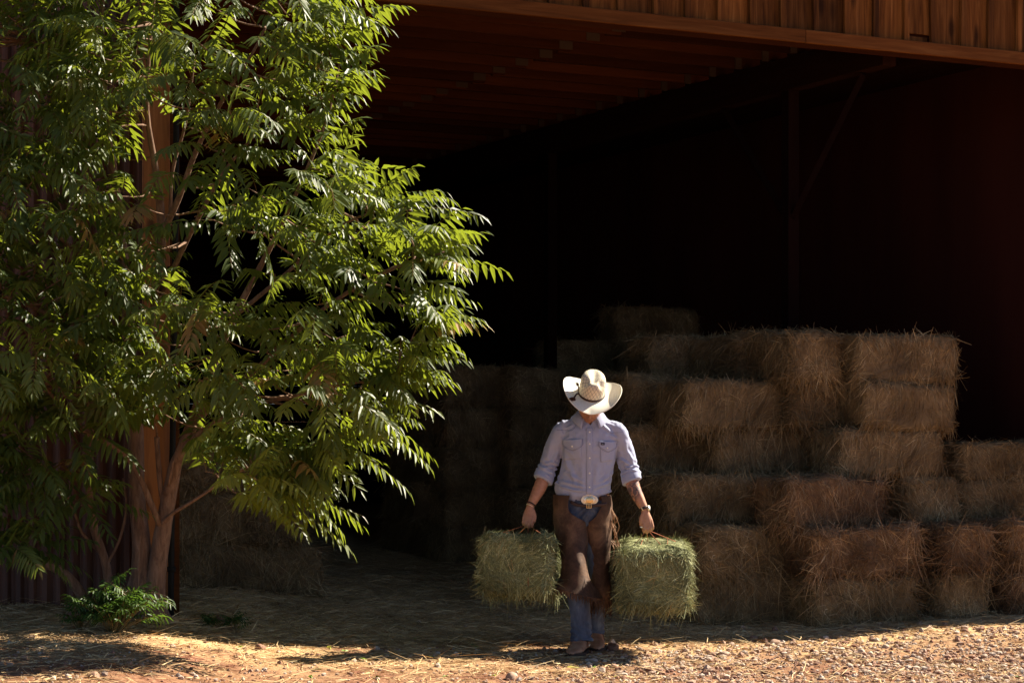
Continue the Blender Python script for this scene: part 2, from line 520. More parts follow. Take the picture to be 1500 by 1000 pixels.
# ------------------------------------------------------------------ barn
AL = a_of_px(300, 0.0)          # left end of the barn front
AR = 1.70                      # inner face of the right wall
AB = -0.733                     # line of the inner beam
barn = empty('barn', tuple(ORG), BETA, label='big open-fronted wooden hay barn with stained board siding above its dark opening', cat='barn')
barn.scale = (1, 1, 1.02)
def wall_red():
    t = NT('wall_boards_red')
    return t.done(t.ramp(t.noise(2.0, 4, t.map(t.obj(), (1, 1, .2))), (.3, (.040, .012, .009)), (.7, (.060, .018, .013))), .95, .03)
def build_barn():
    # siding above the opening
    mb = MB(); a = AL; i = 0
    while a < 4.2:
        w = .262
        z0 = 4.172
        if abs(a - a_of_px(1335, 0)) < .14: z0 = 4.235
        t0 = random.uniform(0, .006)
        mb.box(a + .002, a + w - .002, -.024 - t0, 0, z0, 4.95, r=random.random())
        a += w; i += 1
    mb.build('siding', M_board, barn, bevel=.003)
    mb = MB(); a = AL; i = 0
    while a < 4.2:
        j = random.uniform(-.012, .012)
        mb.box(a - .024 + j, a + .022 + j, -.058, -.0305, 4.173, 4.95, r=random.random(), skew=random.uniform(-.02, .02))
        a += .262
    mb.build('battens', M_board, barn, bevel=.003)
    # loose patch of wood under the broken board
    ap = a_of_px(1335, 0)
    MB().box(ap - .1, ap + .12, -.026, -.004, 4.174, 4.215, r=.2).build('patch_board', M_board, barn)
    aj = a_of_px(1170, 0)
    for x0, x1, r in ((AL, aj - .002, .55), (aj + .002, 4.2, .8)):
        m2 = MB(); m2.box(x0, x1, -.09, -.0595, 4.08, 4.1705, r=r); m2.build('trim_board', M_trim, barn, bevel=.004)
    MB().box(AL, 4.2, .002, .14, 4.09, 4.40, r=.3).build('header_beam', M_rafter, barn, bevel=.004)
    # rafters with steel plates
    for k in range(30):
        s = .42 + .40 * k
        jz = random.uniform(-.01, .01)
        m2 = MB(); m2.box(AL + .02, -2.40, s, s + .042, 4.30 + jz, 4.499, r=random.random())
        m2.box(-2.50, AB + .12, s + .044, s + .086, 4.30 + random.uniform(-.008, .008), 4.499, r=random.random())
        rf = m2.build('rafter', M_rafter, barn, bevel=.004)
        if k >= 2:
            w = random.uniform(-.02, .02)
            MB().box(-2.50 + w, -2.385 + w, s - .004, s - .001, 4.315, 4.415, r=.5).build('connector_plate', M_plate, rf)
        for aa in (AB - .1,):
            MB().box(aa - .03, aa + .03, s + .03, s + .042, 4.29, 4.40, r=.5).build('hurricane_clip', M_plate, rf)
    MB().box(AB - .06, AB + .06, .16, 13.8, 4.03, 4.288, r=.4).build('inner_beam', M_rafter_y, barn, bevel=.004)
    # ceiling deck, roof, walls
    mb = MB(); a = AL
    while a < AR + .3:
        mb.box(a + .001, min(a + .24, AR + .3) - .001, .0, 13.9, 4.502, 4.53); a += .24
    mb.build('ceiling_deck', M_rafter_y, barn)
    MB().box(AL - .15, 4.3, -.06, 14.3, 4.952, 5.02, r=.5).build('roof', M_roof, barn)
    mb = MB(); s = 0.0
    while s < 13.9:
        mb.box(AR, AR + .03, s + .001, s + .239, -.1, 4.50); s += .24
    mb.build('right_wall', wall_red(), barn)
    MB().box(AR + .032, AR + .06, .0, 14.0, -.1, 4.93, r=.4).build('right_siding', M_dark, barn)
    mb = MB(); a = AR + .062      # closed front to the right of the opening
    while a < 4.2:
        mb.box(a + .001, min(a + .262, 4.2) - .001, .004, .03, -.1, 4.078); a += .262
    mb.build('front_boards', M_board, barn)
    mb = MB(); s = .035
    while s < 13.9:
        mb.box(4.17, 4.2, s + .001, s + .239, -.1, 4.93); s += .24
    mb.build('end_wall', M_board, barn)
    # back wall of level boards, a few of them apart so that daylight shows
    mb = MB(); z = -.1
    gaps = []
    for py in (327, 358, 411):
        gaps.append(py)
    Yb = B2W(a_of_px(300, 13.9), 13.9)[1]
    gz = sorted(CAMZ + (HORIZ - py) / F * Yb for py in gaps)
    prev = -.1
    for q in gz + [4.93]:
        top = q - .001 if q < 4.9 else q
        zz = prev
        nb = max(1, int(round((top - prev) / .25)))
        for b in range(nb):
            mb.box(AL, 4.16, 13.9, 13.93, prev + (top - prev) * b / nb, prev + (top - prev) * (b + 1) / nb - (.0 if b == nb - 1 else .0005))
        prev = q + .001
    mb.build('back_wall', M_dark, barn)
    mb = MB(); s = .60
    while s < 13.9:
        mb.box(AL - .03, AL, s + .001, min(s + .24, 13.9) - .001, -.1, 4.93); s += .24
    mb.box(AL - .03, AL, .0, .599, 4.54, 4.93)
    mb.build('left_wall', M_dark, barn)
    # inner post under the beam, with knee braces
    sp = 1.40
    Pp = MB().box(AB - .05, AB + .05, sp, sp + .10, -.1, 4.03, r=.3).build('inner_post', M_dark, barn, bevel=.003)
    for sg in (-1, 1):
        V, Fc = tube([(AB, sp + .05 + sg * .05, 3.05), (AB, sp + .05 + sg * .98, 4.02)], [(.03, .035)] * 2, 4, 1)
        MB().add(V, Fc, .4).build('knee_brace', M_dark, barn)
    for sx in (5.6, 9.4):
        MB().box(AB - .05, AB + .05, sx, sx + .10, -.1, 4.03, r=.3).build('inner_post', M_dark, barn, bevel=.003)
    # corner post: broad face, and its side face built apart, shade put into its darker colour
    cp = MB(); a0 = a_of_px(208, .54); a1 = a_of_px(247, .54); a2 = a_of_px(263, .54)
    cp.box(a0, a1, .505, .55, .0, 4.92, r=.9)
    cpo = cp.build('corner_post', M_post, barn, bevel=.006)
    MB().box(a1 + .003, a2, .535, .75, .0, 4.92, r=.1).build('corner_post_side', M_trim, barn, bevel=.006)
    ax = a_of_px(250, .45)
    m2 = MB(); m2.tube([(ax, .45, .2), (ax + .01, .45, 1.2), (ax + .035, .45, 3.0), (ax + .04, .45, 4.9)], [.02] * 4, 10, 3)
    for zc in (.55, .95, 2.4): m2.tube([(ax + .005, .45, zc), (ax + .005, .45, zc + .03)], [.027] * 2, 10, 1)
    m2.build('downpipe', M_pipe, barn, smooth=True)
build_barn()

def corrugated():
    p0 = WP(209, 500, 12.2); p0[2] = 0
    d = unit(np.array([-1, .24, 0]))
    nrm = np.array([-d[1], d[0], 0])
    if nrm[1] > 0: nrm = -nrm
    N = 420
    t_ = np.linspace(0, 6.5, N)
    ph = (t_ / .095) % 1
    off = np.clip(np.abs(ph - .5) * 5 - .6, 0, 1) * .028
    A = p0[None] + d[None] * t_[:, None] + nrm[None] * off[:, None]
    Bk = A - nrm[None] * .004
    V = []
    for z in (.0, 3.0, 6.0):
        for arr in (A, Bk):
            q = arr.copy(); q[:, 2] = z; V.append(q)
    V = np.concatenate(V)
    Q = []
    for lev in (0, 1):
        for side in (0, 1):
            b = (lev * 2 + side) * N; u = ((lev + 1) * 2 + side) * N
            i = np.arange(N - 1)
            Q.append(np.stack([b + i, b + i + 1, u + i + 1, u + i], 1))
    o = link('corrugated_wall', np_mesh('corrugated_wall', V, np.concatenate(Q), [M_rust]))
    tag(o, 'rusty red corrugated steel wall in shade behind the tree', 'wall')
corrugated()
# ------------------------------------------------------------------ bales
def bale_mesh(name, size, mat, seed, nb=7000, messy=1.0, lmul=1.0, wid=(.0034, .0066), vert=1.0, rr=.06, omul=1.0, core_r=.12):
    r = np.random.default_rng(seed)
    h = np.array(size) / 2
    def warp(q):
        c = np.clip(q, -(h - rr), h - rr)
        dv = q - c
        n = unit(dv)
        q = c + n * np.minimum(np.linalg.norm(dv, axis=1), 99)[:, None] * 0 + n * rr
        q = q + n * (fbm(q, 5.0, seed, 3) * .038 * messy + vnoise(q, 14.0, seed + 3) * .008)[:, None]
        fl = np.abs(((q[:, 0] + .01 * vnoise(q, 9, seed + 4)) / .105 + 50) % 1 - .5) * 2      # flakes pressed along the length
        g = np.clip(1 - (1 - fl) * 6, 0, 1) * .013
        g = g * (np.abs(n[:, 0]) < .6)
        q = q - n * g[:, None]
        q[:, 2] += .012 * vnoise(q * [1, 0, 0], 3.0, seed + 9)
        return q, n
    # core
    bm = bmesh.new(); bmesh.ops.create_cube(bm, size=2)
    bmesh.ops.subdivide_edges(bm, edges=bm.edges[:], cuts=26, use_grid_fill=True)
    C = np.array([v.co[:] for v in bm.verts]); Fc = np.array([[v.index for v in f.verts] for f in bm.faces])
    bm.free()
    core, _ = warp(C * h)
    fl_of = lambda q: 1 - np.abs(((q[:, 0] + .01 * vnoise(q, 9, seed + 4)) / .105 + 50) % 1 - .5) * 2
    # straws
    ar = np.array([h[1] * h[2]] * 2 + [h[0] * h[2]] * 2 + [h[0] * h[1]] * 2); ar[5] *= 1.0; ar[4] *= .5
    f = r.choice(6, nb, p=ar / ar.sum())
    U = r.uniform(-1, 1, (nb, 3))
    ax = f // 2; sg = np.where(f % 2 == 1, 1, -1)
    U[np.arange(nb), ax] = sg
    P, n = warp(U * h)
    up = np.tile([0., 0., 1.], (nb, 1))
    t1 = np.where((ax == 2)[:, None], np.tile([0., 1., 0.], (nb, 1)), up)
    t1 = unit(t1 - (t1 * n).sum(1, keepdims=True) * n)
    t2 = np.cross(n, t1)
    base = np.where(ax == 2, 0, np.pi)
    ang = base + (3.0 * fbm(P, 5.5, seed + 20, 2)) * messy + r.normal(0, .28 + .30 * messy, nb) + (ax == 2) * r.uniform(0, 6.28, nb)
    ang = np.where(r.random(nb) < .5 * (1 - 0.35 * vert), ang + np.pi, ang)
    out = r.exponential(.115, nb).clip(0, 1.0) * messy * omul + .03
    D = unit(np.cos(ang)[:, None] * t1 + np.sin(ang)[:, None] * t2 + n * out[:, None])
    L = r.gamma(4.0, .030, nb).clip(.03, .25) * lmul * .78
    fr = (P[:, 2] < -h[2] * .35) & (ax < 2) & (r.random(nb) < .25)
    L = np.where(fr, L * 1.5, L)
    P = P - n * .0015 - D * L[:, None] * .25
    bend = np.stack([r.normal(0, .2, nb), r.normal(0, .2, nb), -np.abs(r.normal(.22, .26, nb))], 1) * L[:, None] * messy
    side = unit(np.cross(D, n + r.normal(0, .45, (nb, 3))))
    V, Q, rr_ = blades(P, D, L, r.uniform(*wid, nb), bend, side, np.clip(r.beta(2, 2.2, nb) + .42 * fbm(P * [1, 1, .6], 11.0, seed + 60, 2) - .22 * (fl_of(P) < .16), 0, 1))
    V2 = np.concatenate([core, V]); Q2 = np.concatenate([Fc, Q + len(core)])
    R2 = np.concatenate([core_r + .2 * r.random(len(core)) + .1 * fbm(core, 20, 4, 2), rr_])
    V2[:, 2] += h[2]
    return np_mesh(name, V2, Q2, [mat], False, {'rnd': R2})

BL, BW, BH = .96, .47, .362
P_neat = [bale_mesh('bale', (BL, BW, BH), M_hay, 11, 9000, .55, .8), bale_mesh('bale', (BL, BW, BH), M_hay, 12, 9000, .7)]
P_messy = [bale_mesh('bale', (BL, BW, BH), M_hay, 13, 9500, 1.0, 1.15), bale_mesh('bale', (BL, BW, BH), M_hay, 14, 9500, 1.15, 1.2), bale_mesh('bale', (BL, BW, BH), M_hay, 15, 9000, .9, 1.1)]
P_red = [bale_mesh('bale', (BL, BW, BH), M_hay_red, 16, 9500, 1.1, 1.3), bale_mesh('bale', (BL, BW, BH), M_hay_red, 17, 9500, 1.0, 1.2)]
NAME = {'neat': P_neat, 'messy': P_messy, 'red': P_red}
cnt = 0
GRP = 'hay bales stacked inside the barn'
def put_bale(pc, s, z, orient, look, lab, jy=None):
    """pc: photo column of the bale's centre; s: depth of its front face; z: height of its base; orient L long side out, E end out"""
    global cnt
    cnt += 1
    me = NAME[look][cnt % len(NAME[look])]
    half = BW / 2 if orient == 'L' else BL / 2
    s = s - SOFF
    a = a_of_px(pc, s)
    p = B2W(a, s + half)
    rz = BETA + (0 if orient == 'L' else math.pi / 2) + random.gauss(0, .035) + (math.pi if random.random() < .5 else 0)
    if jy: rz += jy
    o = link('hay_bale', me, None, (p[0], p[1], z + (gh1(p[0], p[1]) - .012 if p[0] < 3.9 else 0)), (random.gauss(0, .016), random.gauss(0, .016), rz))
    o.scale = (random.uniform(.95, 1.04), random.uniform(.96, 1.06), random.uniform(1.0, 1.035))
    tag(o, lab, 'hay bale', GRP)
    return o
ORD = ['ground', 'second', 'third', 'fourth', 'fifth', 'sixth', 'seventh', 'eighth']
H = .362
# the near stack on the right (column px, front depth, tiers)
S = [
 # px,   s,   tier, orient, look, label
 (1272, .62, 0, 'L', 'messy', 'shaggy bale on the ground at the near front corner of the right stack'),
 (1272, .62, 1, 'L', 'red', 'tan hay bale with a long hanging fringe, second tier of the near right stack'),
 (1417, .66, 0, 'E', 'messy', 'bale end on the ground, second from the near corner of the right stack'),
 (1417, .66, 1, 'E', 'red', 'dull brown bale end beside the fringed bale, second tier of the right stack'),
 (1515, .64, 0, 'E', 'red', 'orange-brown bale on the ground at the right picture edge'),
 (1515, .64, 1, 'E', 'red', 'orange-brown bale in the second tier at the right picture edge'),
 (1228, .80, 2, 'L', 'red', 'dark reddish shaggy bale jutting out at the third tier'),
 (1366, 1.02, 2, 'E', 'messy', 'bale end right of the dark reddish shaggy bale, third tier'),
 (1310, 1.06, 3, 'L', 'neat', 'rough bale in the fourth tier just above the shaggy third tier'),
 (1336, 1.04, 4, 'L', 'neat', 'golden bale in the fifth tier, right above the rough one'),
 (1334, 1.08, 5, 'L', 'neat', 'neat golden bale on the very top of the near right column'),
 (1198, 1.25, 5, 'E', 'messy', 'bale end on top, just left of the neat golden top bale'),
 (1198, 1.35, 4, 'E', 'messy', 'shadowy bale end in the fifth tier left of the golden one'),
 (1128, 1.55, 3, 'L', 'messy', 'dim bale in the fourth tier between the neat bale and the grey-topped one'),
 (1085, 1.50, 4, 'L', 'neat', 'neat squared brown bale in the fifth tier right of the man'),
 (1218, 1.62, 3, 'E', 'messy', 'shadowy bale end in the fourth tier left of the rough golden one'),
 (1062, 1.35, 2, 'L', 'messy', 'bale with pale greenish top in the third tier beside the man'),
 (1105, .98, 0, 'L', 'messy', 'dark bale on the ground left of the near stack corner'),
 (1105, 1.00, 1, 'L', 'messy', 'dark bale in the second tier left of the near stack corner'),
 (1010, 1.55, 0, 'E', 'messy', 'dark bale end on the ground behind the carried green bale'),
 (1010, 1.55, 1, 'E', 'messy', 'dark bale end in the second tier behind the right hand'),
 (975, 1.75, 2, 'E', 'messy', 'dark bale end in the third tier behind the right elbow'),
 (985, 1.9, 3, 'L', 'messy', 'dark bale in the fourth tier behind the right shoulder'),
 (955, 2.2, 4, 'E', 'messy', 'bale end in the fifth tier just right of the hat brim'),
 (1118, 1.9, 5, 'E', 'messy', 'bale end peeping out in the sixth tier left of the top row'),
 (1035, 2.6, 5, 'L', 'messy', 'very dim bale in the sixth tier above the neat squared one'),
]
for px, s, k, o_, lk, lab in S:
    put_bale(px, s, k * H, o_, lk, lab)
# bales at the right, against the wall, a little sunken
for k, lab in ((2, 'squashed bale in the third tier against the right wall'), (3, 'topmost bale of the low pile against the right wall')):
    o = put_bale(1484, 1.12, 2 * H + (k - 2) * H * .82, 'L', 'messy', lab); o.scale = (1, 1, .82)
# hidden fillers that carry the upper tiers
for px, s, ks in ((1300, 1.2, (0, 1)), (1450, 1.66, (0, 1)), (1225, 1.3, (2,)), (1180, 1.75, (0, 1, 2)), (1085, 2.0, (0, 1, 2, 3)), (1000, 2.6, (0, 1, 2, 3, 4))):
    for k in ks:
        put_bale(px, s, k * H, 'L', 'messy', 'bale buried behind the front faces of the right stack, hardly seen')
# dark rows deeper in the barn
deep = [
 # px, s, tiers, orient, where
 (925, 3.1, 5, 'L', 'directly behind the hat'), (820, 3.4, 5, 'L', 'just left of the hat'), (722, 3.7, 5, 'L', 'left of the man, second from the hat'),
 (655, 4.1, 5, 'E', 'at the far left end of the deep row'),
 (1010, 4.2, 6, 'L', 'deep behind the right shoulder'), (1100, 4.4, 6, 'L', 'deep behind the neat squared bale'),
 (962, 5.0, 7, 'L', 'tallest heap, left half'), (1058, 5.1, 7, 'L', 'tallest heap, right half'), (868, 5.2, 6, 'L', 'low shoulder of the tallest heap'),
]
for px, s, n, o_, where in deep:
    for k in range(n):
        put_bale(px + random.uniform(-6, 6), s + 2.2 + random.uniform(-.05, .05), k * H * 1.06, o_, 'messy', 'nearly black bale in the %s tier, %s' % (ORD[k], where))
# small pile at the left behind the tree
for k in range(3):
    for j, (px, wh) in enumerate(((245, 'next to the post'), (350, 'middle'), (418, 'right end'))):
        o_ = 'L' if (j + k) % 2 else 'E'
        if j == 2: px = 424 if o_ == 'E' else 405
        put_bale(px, 2.75 + (.03 * k), k * H - .04, 'E' if j != 1 else 'L', 'messy', 'dim bale of the left pile behind the tree, %s tier, %s' % (ORD[k], wh))
# ------------------------------------------------------------------ tree of long compound leaves
t = NT('bark')
o = t.obj()
g = t.noise(1.0, 5, t.map(o, (40, 40, 7)), .65, .6)
M_bark = t.done(t.ramp(g, (.3, (.10, .055, .035)), (.55, (.21, .125, .08)), (.75, (.30, .20, .14))), .85, .2, normal=t.bump(g, .7, .01))
def leaf_mat(name, dark, mid, light, trans, tf=.32):
    t = NT(name)
    r = t.attr()
    col = t.ramp(r, (0, dark), (.55, mid), (.93, light), (1, (.28, .15, .05)))
    b = t.b
    t.put(b.inputs['Base Color'], col); b.inputs['Roughness'].default_value = .46
    b.inputs['Specular IOR Level'].default_value = .34
    tr = t.n('BsdfTranslucent')
    t.put(tr.inputs[0], t.mix(.5, t.ramp(r, (0, tuple(q * .7 for q in trans)), (.9, trans), (1, (.35, .2, .05))), trans))
    mx = t.n('MixShader', i0=tf, i1=b.outputs[0], i2=tr.outputs[0])
    t.t.links.new(mx.outputs[0], t.out.inputs[0])
    return t.m
M_leaf = leaf_mat('compound_leaf', (.032, .054, .012), (.066, .098, .020), (.12, .15, .034), (.36, .44, .03))
M_shrub = leaf_mat('shrub_leaf', (.03, .06, .014), (.05, .10, .022), (.08, .14, .03), (.16, .30, .03))
t = NT('leaf_stalk'); M_stalk = t.done((.16, .11, .035), .5, .3)

_LT = np.array([[0, 1, 2], [0, 2, 3], [2, 1, 4], [2, 4, 5], [3, 2, 5], [3, 5, 6], [5, 4, 7], [6, 5, 7]])
def compound_leaves(B, D, L, pairs, ll, rnd, r, droop=.55, down_leaf=.55):
    """B base points, D start directions, L rachis lengths: returns leaflet verts/tris/rnd and rachis verts/quads"""
    V, T, R, RV, RQ = [], [], [], [], []
    off = roff = 0
    for i in range(len(B)):
        n = int(pairs[i]); d0 = unit(D[i]); Lr = L[i]
        g = np.array([0, 0, -1.0])
        tt = np.linspace(0, 1, n + 3)
        dr = droop * r.uniform(.5, 1.4)
        pts = B[i] + np.outer(tt, d0) * Lr + np.outer(tt ** 2, g) * Lr * dr * .6
        tang = unit(np.gradient(pts, axis=0))
        hz = np.cross(tang, np.tile([0, 0, 1.0], (len(pts), 1)))
        hz = unit(hz + 1e-6)
        tw = r.normal(0, .45)
        upv = np.cross(hz, tang)
        sd = hz * math.cos(tw) + upv * math.sin(tw)
        nm = np.cross(sd, tang)
        w = .004 * (1 - tt * .7)
        rv = np.stack([pts - sd * w[:, None] * .5, pts + sd * w[:, None] * .5], 1).reshape(-1, 3)
        k = np.arange(len(pts) - 1)[:, None] * 2 + roff
        RV.append(rv); RQ.append(k + np.array([0, 1, 3, 2])); roff += len(rv)
        for j in range(2, n + 3):
            s_ = [1, -1] if j < n + 2 else [0]
            for sg in s_:
                f = (j - 2) / n
                l_ = ll[i] * (1 - .45 * abs(f - .35) ** 1.3 * 1.6) * r.uniform(.85, 1.1)
                dd = unit(sd[j] * sg * .85 + tang[j] * (.30 + .75 * f ** 2 if sg else 1) + g * down_leaf * r.uniform(.5, 1.5) + r.normal(0, .1, 3))
                if sg == 0: l_ *= .85
                wd = l_ * r.uniform(.12, .155)
                ac = unit(np.cross(nm[j] + r.normal(0, .15, 3), dd))
                up_ = np.cross(dd, ac)
                b0 = pts[j]
                gg = g * l_ * .18 + up_ * 0
                P1, P2, P3 = b0 + dd * l_ * .3 + gg * .09, b0 + dd * l_ * .66 + gg * .5, b0 + dd * l_ + gg * 1.1
                lift = up_ * wd * .30
                V.append(np.array([b0, P1 + ac * wd + lift, P1, P1 - ac * wd + lift, P2 + ac * wd * .68 + lift * .7, P2, P2 - ac * wd * .68 + lift * .7, P3]))
                T.append(_LT + off); off += 8
                R.append(np.full(8, rnd[i] + r.normal(0, .05)))
    return np.concatenate(V), np.concatenate(T), np.concatenate(R).clip(0, 1), np.concatenate(RV), np.concatenate(RQ)
def crown_object(name, data, parent, m, ms, **kw):
    V, T, R, RV, RQ = data
    RQt = np.concatenate([RQ[:, [0, 1, 2]], RQ[:, [0, 2, 3]]])
    me = np_mesh(name, np.concatenate([V, RV]), np.concatenate([T, RQt + len(V)]), [m, ms], False,
                 {'rnd': np.concatenate([R, np.full(len(RV), .5)])}, np.concatenate([np.zeros(len(T)), np.ones(len(RQt))]))
    return tag(link(name, me, parent), **kw)

CROWN = [(560, -60), (548, 18), (505, 45), (528, 85), (498, 108), (530, 132), (492, 160), (470, 205), (525, 240), (572, 272), (625, 270),
         (620, 298), (680, 322), (700, 352), (697, 405), (668, 440), (698, 470), (680, 520), (628, 548), (645, 578), (598, 600), (622, 638),
         (560, 672), (500, 662), (462, 668), (490, 718), (480, 765), (445, 755), (405, 720), (360, 715), (300, 640), (262, 660), (255, 610), (215, 632), (180, 600),
         (165, 640), (170, 700), (140, 745), (90, 790), (40, 835), (-60, 850), (-160, 700), (-200, 300), (-160, -60)]
def inside(x, y, poly=CROWN):
    c = False; j = len(poly) - 1
    for i in range(len(poly)):
        (xi, yi), (xj, yj) = poly[i], poly[j]
        if (yi > y) != (yj > y) and x < (xj - xi) * (y - yi) / (yj - yi) + xi: c = not c
        j = i
    return c
def YF(px):                       # distance of the barn front along photo column px
    return B2W(a_of_px(px, 0), 0)[1]
def build_tree():
    r = np.random.default_rng(21)
    base = WP(214, 888, 11.75)
    gz = gh1(base[0], base[1]) - .04
    root = empty('tree', (base[0], base[1], gz), label='tall multi-stemmed tree with long feathery compound leaves beside the barn post', cat='tree')
    o0 = np.array([base[0], base[1], gz])
    limbs = [  # (px, py, Y, radius)
        [(204, 912, 11.75, .090), (206, 860, 11.75, .070), (207, 800, 11.76, .058), (200, 720, 11.78, .051), (199, 640, 11.8, .05), (193, 560, 11.8, .045), (186, 450, 11.75, .040), (175, 330, 11.7, .034), (160, 210, 11.6, .028), (150, 90, 11.5, .02), (150, -40, 11.4, .012)],
        [(222, 912, 11.72, .09), (228, 850, 11.72, .062), (238, 780, 11.7, .052), (250, 715, 11.66, .044), (262, 668, 11.6, .036), (292, 612, 11.5, .027), (335, 572, 11.35, .021), (400, 520, 11.15, .016), (470, 455, 11.0, .012), (560, 400, 10.9, .012), (650, 370, 10.8, .006)],
        [(246, 725, 11.66, .036), (262, 670, 11.62, .032), (283, 610, 11.55, .028), (310, 540, 11.4, .024), (345, 460, 11.2, .020), (392, 370, 11.1, .016), (440, 270, 11.0, .012), (480, 170, 10.95, .009), (500, 80, 10.95, .006)],
        [(200, 620, 11.8, .04), (215, 520, 11.75, .036), (232, 420, 11.65, .030), (236, 330, 11.5, .026), (228, 250, 11.4, .02), (215, 160, 11.3, .015), (220, 60, 11.2, .010), (230, -40, 11.1, .006)],
        [(236, 345, 11.5, .022), (262, 290, 11.35, .018), (290, 215, 11.2, .015), (330, 140, 11.05, .012), (380, 60, 11.0, .008), (410, -20, 11.0, .005)],
        [(236, 430, 11.65, .018), (285, 330, 11.3, .014), (330, 250, 11.1, .011), (380, 190, 11.0, .007)],
        [(249, 330, 11.45, .012), (253, 250, 11.4, .010), (272, 180, 11.3, .008), (285, 90, 11.2, .005)],
        [(234, 768, 11.66, .02), (215, 722, 11.6, .019), (188, 670, 11.55, .019), (152, 646, 11.5, .019), (125, 632, 11.45, .017), (95, 600, 11.35, .013), (60, 560, 11.2, .010)],
        [(236, 768, 11.66, .015), (252, 752, 11.6, .012), (275, 738, 11.5, .010), (300, 722, 11.4, .009), (350, 690, 11.3, .007), (400, 680, 11.2, .005)],
        [(240, 742, 11.68, .018), (234, 700, 11.66, .017), (230, 650, 11.64, .016), (230, 640, 11.64, .019)],
        [(246, 712, 11.6, .008), (251, 690, 11.55, .008), (254, 674, 11.52, .005)],
        [(163, 900, 11.9, .040), (156, 830, 11.85, .028), (138, 775, 11.8, .027), (130, 720, 11.75, .026), (132, 640, 11.75, .024), (127, 540, 11.7, .022), (110, 420, 11.6, .019), (85, 300, 11.5, .016), (60, 180, 11.35, .012), (50, 60, 11.2, .007)],
        [(128, 905, 11.9, .038), (118, 868, 11.85, .032), (92, 838, 11.75, .029), (60, 824, 11.65, .027), (20, 815, 11.5, .024), (-40, 770, 11.4, .018), (-80, 640, 11.3, .012)],
        [(150, 812, 11.86, .012), (120, 780, 11.8, .010), (105, 740, 11.7, .008), (80, 690, 11.6, .006)],
        [(186, 460, 11.75, .018), (150, 400, 11.6, .016), (90, 350, 11.4, .013), (20, 290, 11.2, .009), (-60, 240, 11.1, .005)],
        [(262, 665, 11.6, .020), (300, 628, 11.4, .016), (360, 596, 11.2, .012), (430, 580, 11.05, .012), (520, 560, 10.95, .008), (580, 560, 10.9, .005)],
        [(345, 462, 11.2, .014), (420, 400, 11.0, .011), (500, 330, 10.9, .008), (580, 300, 10.85, .005)],
        [(192, 550, 11.8, .02), (140, 500, 11.6, .016), (70, 460, 11.4, .012), (0, 430, 11.2, .008)],
        [(155, 830, 11.85, .01), (175, 790, 11.8, .009), (185, 740, 11.8, .007), (180, 700, 11.75, .005)],
    ]
    shapes, sk = MB(), []
    for L in limbs:
        P = np.array([WP(a, b, c) for a, b, c, _ in L]) - o0
        R = [q[3] for q in L]
        V, Fc = tube(P, R, 12, 4, round_ends=False)
        V = V + .006 * vnoise(V, 14, 3)[:, None] * unit(V - V.mean(0))
        shapes.add(V, Fc)
        C = crom(P, 4); sk.append(C)
    sk = np.concatenate(sk)
    # flare and ridges at the foot
    for a_, d_ in ((-.10, .03), (.09, .05), (.02, -.1), (-.02, .1)):
        shapes.tube([(a_ * 1.6, d_, -.03), (a_ * .8 - .02, d_ * .5, .18), (-.01, 0, .5)], [.05, .045, .03], 10, 4)
    # twig tips
    tips = []
    tries = 0
    def ok_depth(px, py, Y):
        lim = YF(px) - .42 if px > 285 else 11.75
        return Y < lim
    while len(tips) < 300 and tries < 60000:
        tries += 1
        px, py = r.uniform(-190, 735), r.uniform(-60, 850)
        # leaves hang out beyond the tip, so keep the tips inside the outline
        if not inside(px + 42, py + 12) or not inside(px - 10, py): continue
        if py > 600 and 150 < px < 300: continue
        edge = not inside(px + 110, py)
        Y = r.uniform(10.35, 11.35) if px > 250 else r.uniform(10.7, 11.6)
        if edge: Y = r.uniform(10.6, 11.2)
        if px < 250 and py > 560: Y = r.uniform(11.2, 11.7)
        if not ok_depth(px, py, Y): continue
        # windows through the crown onto the post and the dark barn
        if ((px - 232) / 38) ** 2 + ((py - 200) / 85) ** 2 < 1 and Y < 11.6: continue
        if ((px - 322) / 55) ** 2 + ((py - 372) / 48) ** 2 < 1: continue
        if ((px - 235) / 35) ** 2 + ((py - 345) / 45) ** 2 < 1: continue
        p = WP(px, py, Y) - o0
        if any(np.sum((p - q) ** 2) < (.255 if px > 250 else .19) ** 2 for q, _ in tips): continue
        tips.append((p, px))
    # extra tips that draw the outline on the right
    for px, py, Y in ((498, 25, 11.05), (470, 60, 11.0), (480, 98, 11.05), (482, 135, 10.95), (440, 180, 11), (478, 222, 10.9), (505, 268, 10.9), (560, 285, 10.85), (618, 335, 10.8),
                      (632, 358, 10.8), (628, 395, 10.75), (630, 430, 10.8), (640, 470, 10.85), (615, 510, 10.85), (560, 540, 10.8), (585, 565, 10.8), (540, 585, 10.8), (555, 612, 10.75),
                      (500, 640, 10.85), (420, 650, 10.9), (425, 690, 10.85), (400, 690, 10.95), (350, 660, 11.05), (120, 740, 11.4), (60, 790, 11.3), (95, 700, 11.4), (15, 800, 11.2), (330, 655, 11.15), (385, 695, 10.95), (425, 715, 10.85), (300, 690, 11.3), (355, 725, 11.1), (400, 735, 10.9), (270, 640, 11.45), (318, 600, 11.3), (440, 668, 10.8)):
        tips.append((WP(px, py, Y) - o0, px))
    tips = [(p + np.array([-.10 * min(1, max(0, (px - 420) / 80)), 0, 0]), px) for p, px in tips]
    B, D, L, N_, LL, R = [], [], [], [], [], []
